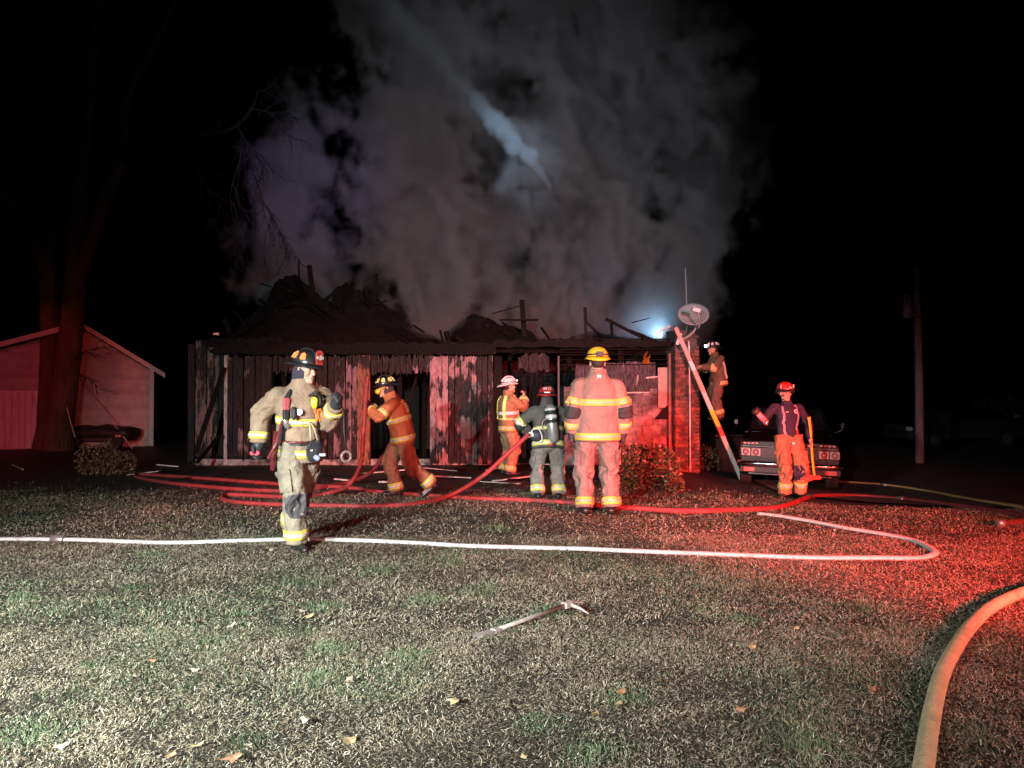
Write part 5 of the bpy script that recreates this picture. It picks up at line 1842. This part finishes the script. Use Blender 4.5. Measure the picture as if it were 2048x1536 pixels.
# mask hanging at the waist
c, n_ = surf(A, A['T'], .16, 292, .085)
q = MB(); q.ell(c, .078, .068, .098, Matrix.Rotation(.3, 3, 'Y'), 18, 12); mk = q.build('face_mask', mat('mask lens', (.03, .03, .034), .10, .4, 5, coat=.9), RW, True)
q = MB(); q.tcap(c + n_ * .055 + V((-.02, 0, -.05)), c + n_ * .085 + V((-.02, 0, -.055)), .026, .026); q.build('mask_valve', mat('steel blue valve', (.25, .3, .5), .3, .2), mk, True)
q = MB(); q.box(c + n_ * .065 + V((.035, 0, -.03)), (.05, .02, .022)); q.build('mask_label', mat('white label', (.8, .8, .78), .5, .05), mk)
q = MB(); q.tube([c + V((.07 * math.cos(i * .5), .02 * math.sin(i), .10 * math.sin(i * .5))) for i in range(13)], .010, 6); q.build('mask_seal', BLACK, mk, True)
for dx in (-.035, .03):
    q = MB(); q.tube([c + V((dx, 0, .09)), c + V((dx * .6 - .02, .01, .20)), surf(A, A['T'], .50, 286, .02)[0]], [.008, .009, .008], 6); q.build('mask_strap', mat('tan strap', (.42, .34, .22), .7, .2), mk, True)
# wand of the lamp / tool hanging at the hip with a slanting hose
h0 = surf(A, A['T'], .50, 224, .05)[0]
q = MB(); q.tube([h0, h0 + V((-.06, -.02, -.20)), h0 + V((-.13, -.01, -.33))], [.012, .014, .016], 8); q.build('air_line', mat('dark red line', (.16, .03, .035), .35, .2), RW, True)
q = MB(); h1 = surf(A, A['T'], .16, 204, .05)[0]; q.tube([h1 + V((.02, 0, .16)), h1 + V((-.01, 0, -.19))], [.020, .024], 10); q.build('hip_flashlight', mat('dark red tube', (.14, .02, .025), .3, .2), RW, True)
q = MB(); q.tube([surf(A, A['T'], .25, 212, .02)[0], surf(A, A['T'], .245, 250, .03)[0], surf(A, A['T'], .24, 285, .03)[0]], .010, 8); q.build('belt_line', MATS['dark red line'], RW, True)
# ring hanging on a lanyard from the raised hand
wl = A['J']['wrL']
e0 = wl + V((.05, -.06, -.05)); e1 = e0 + V((.02, -.01, -.36))
q = MB(); q.tube([e0, e0.lerp(e1, .5) + V((-.01, 0, 0)), e1], .008, 6); ly = q.build('lanyard', BLACK, RW, True)
q = MB(); q.tube([e1 + V((.045 * math.cos(i * math.pi / 9), 0, -.05 + .045 * math.sin(i * math.pi / 9))) for i in range(19)], .013, 8); q.build('ring', mat('ring metal', (.22, .14, .13), .35, .3), ly, True)
# coloured back of the swinging glove
wr_ = A['J']['wrR']
q = MB(); q.ell(wr_ + V((-.045, -.035, -.085)), .05, .014, .028, Matrix.Rotation(R(-38), 3, 'Z'), 12, 8); q.build('glove_patch', mat('red glove patch', (.50, .06, .10), .6, .2), RW, True)
# dark knee panels
for s in 'RL':
    ring_t = A['LG'][s]
    q = MB()
    rows_ = []
    for t in (.52, .56, .60, .66, .72):
        o_ = ring_t.ring(t, .013, 24); i_ = ring_t.ring(t, -.004, 24)
        fr_ = sorted(range(24), key=lambda j: (o_[j] - sum(o_, V()) / 24).y)[:8]
        st = [j for j in range(24) if j in fr_ and (j - 1) % 24 not in fr_][0]
        run = [(st + k) % 24 for k in range(8)]
        rows_.append([o_[j] for j in run] + [i_[j] for j in reversed(run)])
    q.rings(rows_); q.build('knee_patch', mat('dark knee patch', (.06, .055, .06), .7, .3), A['trousers'])

# ---------------------------------------------------------------- firefighter raising the red hose
g = gp(800, 994)
ORC = mat('red light tinted turnout cloth', (.40, .13, .05), .8, .2, 9, .006, 28)  # tan cloth with the orange of the red lamplight put into its colour
B2 = person((g.x, g.y, 0), R(-78), .98, dict(
        pelvis=(0, .03, .93), waist=(0, .0, 1.07), chest=(0, -.06, 1.28), neck=(0, -.13, 1.44), head=(.0, -.21, 1.575), yaw=12, pitch=8,
        shR=(-.19, -.09, 1.38), shL=(.19, -.10, 1.38), wrR=(-.06, -.44, 1.31), elR=(-.6, -.1, -.9), wrL=(.04, -.46, 1.28), elL=(.7, -.1, -.9), palmR=(1, 0, .2), palmL=(-1, 0, .2), hdR=(.3, -.5, .8), hdL=(-.3, -.5, .8),
        hipR=(-.10, .03, .90), hipL=(.10, .03, .90), anR=(-.10, -.04, .095), anL=(.10, .44, .19), toeR=(0, -1, 0), toeL=(.0, -1, -.8), knL=(.1, -1, -.4)),
    'firefighter in tan coat tinted with red lamplight, bending forward with the red hose raised in both hands', ORC, mat('rust turnout trousers', (.25, .115, .065), .8, .22, 9, .008, 24),
    dict(coat=((.05, .145), (.41, .505)), sleeve=((.40, .50), (.84, .94)), leg=((.86, .96),)), GLOVE,
    dict(dome_m=MATS['black helmet shell'], patch=mat('lime helmet patch', (.8, .72, .25), .4, .1)), seed=5.0, hood=mat('brown hood cloth', (.06, .03, .025), .9, .3), curlL=1.2, curlR=1.2)
q = MB(); hc = B2['p']['head']; MM = B2['M']
q.tcap(hc + MM @ V((-.035, -.115, -.03)), hc + MM @ V((.035, -.115, -.03)), .040, .040); q.build('visor', mat('amber visor', (.75, .55, .08), .2, .2), B2['root'], True)
q = MB(); q.tube([hc + MM @ V((.10, -.03, .02)), hc + MM @ V((.06, -.10, .0)), hc + MM @ V((-.06, -.10, .0)), hc + MM @ V((-.10, -.03, .02))], .012, 8); q.build('visor_frame', mat('visor frame', (.55, .45, .1), .4, .2), B2['root'], True)
c, n_ = surf(B2, B2['T'], .62, 95, .013)
c0, _ = surf(B2, B2['T'], .74, 80, .013)
ring_c = sum(B2['T'].ring(.62, 0, 24), V()) / 24
zz = (c0 - c).normalized()
yy = -n_
xx = (zz.cross(-yy)).normalized()
for k, ch in enumerate('SOUT'):
    t = .60 + .0 * k
    cc, nn = surf(B2, B2['T'], .57 + .058 * k, 60 - 2 * k, .016)
    up_ = (surf(B2, B2['T'], .57 + .058 * (k + 1), 60 - 2 * (k + 1), .016)[0] - cc).normalized()
    # letters run up the back: reading direction = up_
    zc = nn.cross(up_) * 1.0
    Mt = Matrix((up_, -nn, zc.normalized())).transposed()
    text_on(B2['coat'], ch, cc, Mt, .072, mat('lettering yellow', (.85, .70, .30), .5, .1))

# ---------------------------------------------------------------- white helmet with radio
g = gp(1016, 950)
BRN = mat('brown turnout cloth', (.27, .155, .080), .8, .2, 9, .006, 28)
C3 = person((g.x, g.y, 0), R(115), .97, dict(
        head=(0, -.03, 1.655), neck=(0, .0, 1.50), yaw=-6, pitch=-6, wrR=(-.05, -.30, 1.46), elR=(-.5, -.2, -1), wrL=(.16, -.26, 1.20), elL=(.7, .3, -.9), palmR=(.6, .6, 0), palmL=(-1, 0, 0), hdR=(.1, -.1, 1), hdL=(-.4, -.4, .5)),
    'firefighter in white helmet and reflective vest speaking into a handset by the dark doorway', BRN, mat('brown turnout trousers', (.30, .19, .105), .8, .2, 9, .008, 24),
    dict(coat=((.05, .15),), sleeve=((.84, .95),), leg=((.88, .97),)), None,
    dict(dome_m=mat('white helmet shell', (.75, .68, .68), .35, .1, 10, coat=.2), style='traditional'), seed=8.0, curlR=1.2)
VST = mat('vest lime', (.80, .74, .22), .5, .1); VSW = mat('vest white tape', (.80, .70, .70), .35, .1)
for a0, a1 in ((200, 235), (340, 305)):
    strap(C3, C3['T'], [(.88, a0 + (a1 - a0) * .3), (.70, a1), (.45, a1), (.20, a1)], .055, VST, 'vest_strip', .012)
for a0 in (50, 130):
    strap(C3, C3['T'], [(.86, a0), (.60, a0), (.30, a0)], .055, VST, 'vest_strip', .012)
band(C3['T'], .42, .50, C3['coat'], 'vest_band', VSW, False, .015, 44)
band(C3['T'], .30, .335, C3['coat'], 'vest_band', VST, False, .013, 44)
hc, MM = C3['p']['head'], C3['M']
q = MB(); q.tube([hc + MM @ V((.125 * math.cos(R(k * 20)), .015 + .148 * math.sin(R(k * 20)), .085)) for k in range(19)], .008, 6); q.build('helmet_strap', BLACK, C3['root'], True)
q = MB(); q.box(hc + MM @ V((0, -.150, .095)), (.05, .03, .035), MM); q.build('helmet_lamp', mat('lamp lens pale', (.65, .85, .8), .2, .1, emit=(.6, 1.0, .9), estr=.8), C3['root'], bevel=.006)
wv = C3['J']['wrR']
q = MB(); q.box(wv + V((0, -.03, .075)), (.045, .035, .075)); tag(q.build('radio_handset', BLACK, C3['root'], bevel=.008))

# ---------------------------------------------------------------- crouching firefighter 4017 with air tank
g = gp(1096, 998)
DGC = mat('charcoal turnout cloth', (.085, .075, .072), .8, .25, 9, .006, 28)
D4 = person((g.x, g.y, 0), R(180), .93, dict(
        pelvis=(0, .02, .90), waist=(0, -.02, 1.04), chest=(.01, -.06, 1.24), neck=(.01, -.10, 1.40), head=(.01, -.16, 1.505), pitch=10,
        shR=(-.18, -.06, 1.34), shL=(.20, -.06, 1.34), wrL=(.27, -.20, .98), elL=(1, .3, -.3), wrR=(-.22, -.22, 1.0), elR=(-1, .3, -.4), palmL=(-.2, 0, -1), palmR=(.3, 0, -1),
        hipR=(-.10, .02, .87), hipL=(.10, .02, .87), anR=(-.155, .03, .095), anL=(.155, .03, .095)),
    'firefighter in charcoal coat and red helmet numbered 4017 crouching at the hose', DGC, mat('grey turnout trousers', (.20, .17, .155), .8, .25, 9, .008, 24),
    dict(coat=((.04, .14), (.36, .44)), sleeve=((.50, .62),), leg=((.86, .96),)), GLOVE,
    dict(dome_m=mat('red helmet shell', (.42, .025, .025), .3, .2, 10, coat=.4), style='dome', size=1.16), seed=12.0, hood=mat('dusky hood cloth', (.06, .05, .05), .9, .2), curlL=1.1, curlR=1.1, elbow_pad=mat('black elbow patch', (.025, .025, .028), .8, .3))
hc, MM = D4['p']['head'], D4['M']
for k, ch in enumerate('4017'):
    a = R(90 + 19 - 12.5 * k * 1.0)
    # letters stand round the back of the dome, read from behind
    aa = R(90) - (1.5 - k) * R(15)
    px_ = hc + MM @ V((.121 * math.cos(aa) * 1.07, .018 + .145 * math.sin(aa) * 1.07, .118))
    nn = (MM @ V((math.cos(aa), math.sin(aa), .45))).normalized()
    xr_ = V((0, 0, 1)).cross(nn).normalized()
    zc = nn.cross(xr_).normalized()
    Mt = Matrix((xr_, -nn, zc)).transposed()
    text_on(D4['root'], ch, px_ + nn * .006, Mt, .062, mat('number white', (.85, .78, .76), .4, .05))
q = MB(); q.tube([hc + MM @ V((.145 * math.cos(R(k * 20)), .018 + .172 * math.sin(R(k * 20)), .064)) for k in range(19)], .009, 6); q.build('helmet_strap', BLACK, D4['root'], True)
q = MB(); q.box(hc + MM @ V((0, .195, .058)), (.09, .02, .018), MM); q.build('helmet_reflector', VSW, D4['root'])
# air cylinder on its frame
TK = mat('brushed cylinder', (.42, .40, .39), .35, .25, 12, metal=.5)
bk = D4['p']['chest'] + V((-.055, .235, 0))
t0, t1 = bk + V((.02, .0, .13)), bk + V((-.03, .03, -.33))
q = MB(); d_ = (t1 - t0).normalized()
q.tube([t0 - d_ * .05, t0 - d_ * .035, t0, t0.lerp(t1, .5), t1, t1 + d_ * .035, t1 + d_ * .05], [.02, .055, .080, .082, .080, .055, .03], 20)
cy = q.build('air_cylinder', TK, D4['root'], True)
for u, wd, mm in ((.10, .05, BLACK), (.24, .04, VSW), (.38, .05, BLACK), (.02, .025, VSW)):
    a = t0.lerp(t1, u)
    q = MB(); q.tube([a, a + d_ * wd], .086, 20); q.build('cylinder_band', mm, cy, True)
q = MB(); q.tcap(t1 + d_ * .04, t1 + d_ * .09, .028, .022); q.build('valve', BLACK, cy, True)
q = MB(); q.tube([t1 + d_ * .08 + V((.02, .01, 0)), t1 + d_ * .08 + V((.07, .01, 0))], .022, 10); q.build('valve_knob', mat('red knob', (.6, .05, .04), .4, .1), cy, True)
q = MB(); q.box(bk + V((.05, -.045, -.10)), (.10, .03, .46), Matrix.Rotation(.06, 3, 'Y')); q.build('back_frame', BLACK, D4['root'], bevel=.01)
q = MB(); q.tube(catmull([bk + V((.08, -.03, -.02)), bk + V((.13, -.02, -.08)), bk + V((.14, -.02, -.16)), bk + V((.09, -.03, -.22))], 5), .008, 6); q.build('frame_loop', mat('faded red loop', (.5, .25, .22), .5, .1), D4['root'], True)
hp = D4['p']['pelvis'] + V((.20, .16, .06))
q = MB(); q.ell(hp + V((-.02, 0, 0)), .10, .07, .09, None, 16, 10); q.build('mask_pouch', mat('dark pouch', (.03, .03, .04), .6, .3), D4['root'], True)
q = MB(); q.box(hp + V((.075, .05, .015)), (.10, .02, .075), Matrix.Rotation(.3, 3, 'Y')); tg = q.build('name_tag', VSW, D4['root'])
text_on(tg, '12', hp + V((.075, .064, .015)), Matrix.Rotation(math.pi, 3, 'Z'), .06, HAIR)
q = MB(); q.tube(catmull([hp + V((.07, .07, -.02)), hp + V((.04, .09, .09)), hp + V((-.05, .09, .10)), hp + V((-.10, .08, -.02)), hp + V((-.08, .08, -.10))], 5), .008, 6); q.build('pouch_piping', VSW, D4['root'], True)
c_ = D4['J']['elL']
# ---------------------------------------------------------------- tall firefighter with yellow helmet
g = gp(1195, 1028)
PNK = mat('tan red turnout cloth', (.20, .13, .11), .8, .22, 7, .008, 22, col2=(.12, .08, .07), thr=(.54, .78))
E5 = person((g.x, g.y, 0), R(181), 1.115, dict(head=(0, -.02, 1.655), yaw=3, wrR=(-.28, -.03, .885), wrL=(.28, -.03, .885), elR=(-.5, 1, 0), elL=(.5, 1, 0), shR=(-.205, .01, 1.43), shL=(.205, .01, 1.43), hipR=(-.11, 0, .92), hipL=(.11, 0, .92), anR=(-.145, .02, .095), anL=(.145, .02, .095)),
    'tallest firefighter in yellow helmet, back turned, standing with arms hanging', PNK, mat('tan red turnout trousers', (.18, .125, .11), .8, .28, 8, .010, 20, col2=(.10, .07, .06), thr=(.5, .72)),
    dict(coat=((.02, .115), (.50, .59)), sleeve=((.40, .51), (.80, .91)), leg=((.88, .97),), m=mat('amber reflective tape', (.66, .43, .06), .45, .1, 40), sm=mat('dull gold tape', (.46, .33, .18), .4, .25, 60)), GLOVE,
    dict(dome_m=mat('yellow helmet shell', (.75, .50, .03), .35, .15, 10, coat=.3), style='dome'), seed=17.0, bulk=1.05, elbow_pad=MATS['black elbow patch'])
hc, MM = E5['p']['head'], E5['M']
q = MB(); q.tube([hc + MM @ V((.124 * math.cos(R(k * 20)), .015 + .148 * math.sin(R(k * 20)), .085)) for k in range(19)], .009, 6); q.build('helmet_strap', BLACK, E5['root'], True)
q = MB(); q.box(hc + MM @ V((.0, .165, .088)), (.075, .03, .055), MM); q.build('battery_pack', BLACK, E5['root'], bevel=.006)
q = MB(); q.tube(catmull([hc + MM @ V((.11 * math.cos(R(a)), .015 + .135 * math.sin(R(a)), .13)) for a in (55, 75, 105, 125)], 4), .002, 5); q.build('rim_line', mat('dark yellow', (.5, .35, .05), .5, .1), E5['root'])
cc, nn = surf(E5, E5['T'], .90, 90, .012)
q = MB(); q.box(cc, (.045, .008, .03)); q.build('collar_label', mat('label pale', (.75, .6, .55), .5, .1), E5['root'])
cc, nn = surf(E5, E5['T'], .95, 90, .004)
q = MB(); q.tube([cc + V((.05 * k, -.012 * abs(k), -.006)) for k in (-1, -.5, 0, .5, 1)], .016, 8); q.build('collar_fold', PNK, E5['coat'], True)

# ---------------------------------------------------------------- firefighter in navy shirt with the axe
g = gp(1583, 994)
gx, gy = at(1583, 994, 11.4).x, 11.4
NAV = mat('navy shirt cloth', (.025, .020, .045), .85, .25, 9, .004, 28)
F6 = person((gx, gy, gz(gx, gy) + gnoise(gx, gy)), R(4), .99, dict(
        pelvis=(-.06, .0, .945), waist=(-.07, .0, 1.09), chest=(-.06, .0, 1.30), neck=(-.08, .0, 1.48), head=(-.11, -.025, 1.63), yaw=6, pitch=6, roll=-3,
        shR=(-.26, .01, 1.42), shL=(.12, .01, 1.41), wrR=(-.50, -.20, 1.17), elR=(-.6, .9, -.9), wrL=(.27, -.06, .90), elL=(1, .5, 0), palmR=(.3, .2, 1), palmL=(-1, 0, 0), hdR=(-.5, -.4, .35), hdL=(.1, -.2, -1),
        hipR=(-.16, 0, .915), hipL=(.045, 0, .915), anR=(-.13, -.04, .095), anL=(.155, .05, .095), toeR=(-.8, -1, 0), toeL=(.5, -1, 0)),
    'firefighter in navy shirt, braces and red helmet holding a yellow handled axe', NAV, mat('orange tan turnout trousers', (.36, .16, .085), .8, .25, 8, .010, 20),
    dict(leg=((.80, .90),)), None,
    dict(dome_m=mat('bright red helmet shell', (.50, .035, .03), .3, .2, 10, coat=.4), style='dome', brim_m=BLACK), seed=23.0, shirt=True, coat_hem=.92, curlR=1.2, curlL=1.3, wr=1.25)
BRC = mat('violet grey braces', (.40, .30, .36), .6, .2)
strap(F6, F6['T'], [(.86, 225), (.66, 235), (.40, 232), (.10, 240)], .035, BRC, 'brace', .006)
strap(F6, F6['T'], [(.86, 312), (.66, 304), (.40, 306), (.22, 304)], .040, BRC, 'brace', .006)
strap(F6, F6['T'], [(.22, 304), (.06, 302)], .060, mat('red leather tab', (.45, .07, .04), .5, .2), 'brace_tab', .010)
c, nn = surf(F6, F6['T'], .70, 290, .006)
q = MB(); q.prism([c + V((.028 * math.cos(a_ * math.pi / 3), 0, .034 * math.sin(a_ * math.pi / 3))) for a_ in range(6)], nn * -.006, nn * .006); em_ = q.build('emblem', mat('emblem pale', (.62, .55, .55), .5, .1), F6['coat'])
q = MB(); q.prism([c + nn * .008 + V((.014 * math.cos(a_ * math.pi / 4), 0, .014 * math.sin(a_ * math.pi / 4))) for a_ in range(8)], nn * -.001, nn * .002); q.build('emblem_centre', mat('emblem red', (.5, .05, .05), .5, .1), em_)
c, nn = surf(F6, F6['T'], .71, 250, .006)
q = MB(); q.box(c, (.045, .01, .010)); q.build('name_stitching', MATS['emblem pale'], F6['coat'])
c, nn = surf(F6, F6['T'], .02, 268, .04)
q = MB(); q.box(c + V((0, -.01, -.07)), (.05, .012, .038)); q.build('fly_label', VSW, F6['trousers'])
hc, MM = F6['p']['head'], F6['M']
for s in (-1, 1):
    q = MB(); q.box(hc + MM @ V((s * .105, -.05, .105)), (.012, .02, .055), MM); q.build('helmet_tape', VSW, F6['root'])
    q = MB(); q.box(hc + MM @ V((s * .125, .02, .02)), (.02, .09, .07), MM); q.build('ear_flap', BLACK, F6['root'], bevel=.008)
q = MB(); q.prism([hc + MM @ V((x, -.138 + .2 * (z - .085), z)) for x, z in ((-.03, .085), (.03, .085), (.02, .10), (.0, .112), (-.02, .10))], MM @ V((0, -.006, 0)), MM @ V((0, .01, 0))); q.build('helmet_emblem', MATS['emblem pale'], F6['root'])
q = MB()
rows_ = []
for t in (.50, .56, .62, .68, .74):
    o_ = F6['LG']['L'].ring(t, .008, 24); i_ = F6['LG']['L'].ring(t, -.004, 24)
    fr_ = sorted(range(24), key=lambda j: (o_[j] - sum(o_, V()) / 24).dot(V((-.8, -.6, 0))) * -1)[:6]
    st = [j for j in range(24) if j in fr_ and (j - 1) % 24 not in fr_][0]
    rows_.append([o_[(st + k) % 24] for k in range(6)] + [i_[(st + k) % 24] for k in reversed(range(6))])
q.rings(rows_); q.build('knee_patch', mat('navy knee patch', (.03, .02, .05), .7, .2), F6['trousers'])
# things he holds
Wm = F6['root'].matrix_basis.copy()
F6['root'].rotation_euler = (0, 0, R(4))
Wm = Matrix.LocRotScale(F6['root'].location, F6['root'].rotation_euler, F6['root'].scale)
hR = Wm @ (F6['J']['wrR'] + F6['J']['hdR'].normalized() * .09 + V((0, 0, .02)))
fl_ = empty('hand_lamp', hR)
tag(fl_, 'pink boxy hand lamp held out by the firefighter with the axe', 'lamp')
dL = V((-.62, -.15, .62)).normalized()
q = MB(); q.tube([-dL * .06, dL * .13], .044, 14); q.build('lamp_body', mat('pink lamp shell', (.62, .20, .24), .4, .2), fl_, True)
q = MB(); q.tube([dL * .13, dL * .15, dL * .20], [.046, .060, .062], 14); q.build('lamp_head', BLACK, fl_, True)
q = MB(); q.tube([-dL * .06, -dL * .085], [.046, .040], 14); q.build('lamp_cap', mat('steel cap', (.6, .6, .62), .25, .1, metal=.8), fl_, True)
hLp = Wm @ (F6['J']['wrL'] + F6['J']['hdL'].normalized() * .085)
axo = empty('fire_axe', hLp)
tag(axo, 'axe with yellow handle and red head held head down beside the leg', 'axe')
dA = V((-.13, -.05, 1.0)).normalized()
q = MB(); P_ = [dA * h + V((.012 * math.sin(h * 5), 0, 0)) for h in (-.50, -.35, -.2, -.05, .1, .25, .38, .44)]
q.tube(P_, [.018, .017, .017, .018, .018, .019, .022, .028], 10, .75); q.build('handle', mat('yellow axe handle', (.80, .50, .06), .45, .15, 20), axo, True)
hd_ = dA * -.50
q = MB(); q.prism([hd_ + V((-.13, 0, .055)), hd_ + V((-.03, 0, .035)), hd_ + V((.07, 0, .03)), hd_ + V((.10, 0, .0)), hd_ + V((.07, 0, -.03)), hd_ + V((-.03, 0, -.035)), hd_ + V((-.13, 0, -.07)), hd_ + V((-.15, 0, -.0))], (0, -.016, 0), (0, .016, 0)); q.build('axe_head', mat('red axe steel', (.55, .06, .04), .35, .25), axo, bevel=.006)

# ---------------------------------------------------------------- firefighter on the ladder
lp = V(lad.location)
foot = lp + top * .38
G7 = person((foot.x + .07, foot.y + .19, foot.z + .02), R(-82), .90, dict(
        pelvis=(0, .04, .93), waist=(0, .02, 1.08), chest=(0, -.03, 1.30), neck=(0, -.06, 1.48), head=(0, -.10, 1.625), pitch=4,
        wrR=(-.10, -.40, 1.20), wrL=(.10, -.40, 1.22), elR=(-.7, .2, -1), elL=(.7, .2, -1), palmR=(0, 0, -1), palmL=(0, 0, -1),
        anR=(-.08, .03, .095), anL=(.10, .03, .095)),
    'firefighter with lit helmet lamp climbing the ladder beside the house', mat('dark brown turnout cloth', (.14, .085, .055), .8, .25, 9, .006, 28), mat('dark brown turnout trousers', (.15, .085, .06), .8, .25, 9, .008, 24),
    dict(coat=((.05, .15),), sleeve=((.56, .68),), leg=((.80, .90),), m=mat('ochre tape', (.70, .50, .16), .45, .15), sm=mat('ochre pale tape', (.65, .5, .25), .4, .2)), mat('tan work glove', (.35, .24, .18), .8, .3),
    dict(dome_m=MATS['black helmet shell'], patch=VSW), seed=31.0, curlR=1.1, curlL=1.1)
strap(G7, G7['T'], [(.70, 40), (.20, 40)], .06, mat('pale back tape', (.75, .62, .45), .5, .1), 'back_strip', .012)
hc, MM = G7['p']['head'], G7['M']
Wg = Matrix.LocRotScale(G7['root'].location, G7['root'].rotation_euler, G7['root'].scale)
q = MB(); q.tube([hc + MM @ V((.04, -.165, .085)), hc + MM @ V((.04, -.195, .085))], .026, 12); q.build('helmet_lamp', mat('lit helmet lamp', (.8, 1, .95), .2, .0, emit=(.7, 1.0, .92), estr=25.0), G7['root'], True)
hw = Wg @ (hc + MM @ V((.04, -.26, .085)))
spot('helmet_lamp_beam', hw, hw + V((-1, -.1, -.25)), 9, (.75, 1.0, .95), 70, .8, .02)
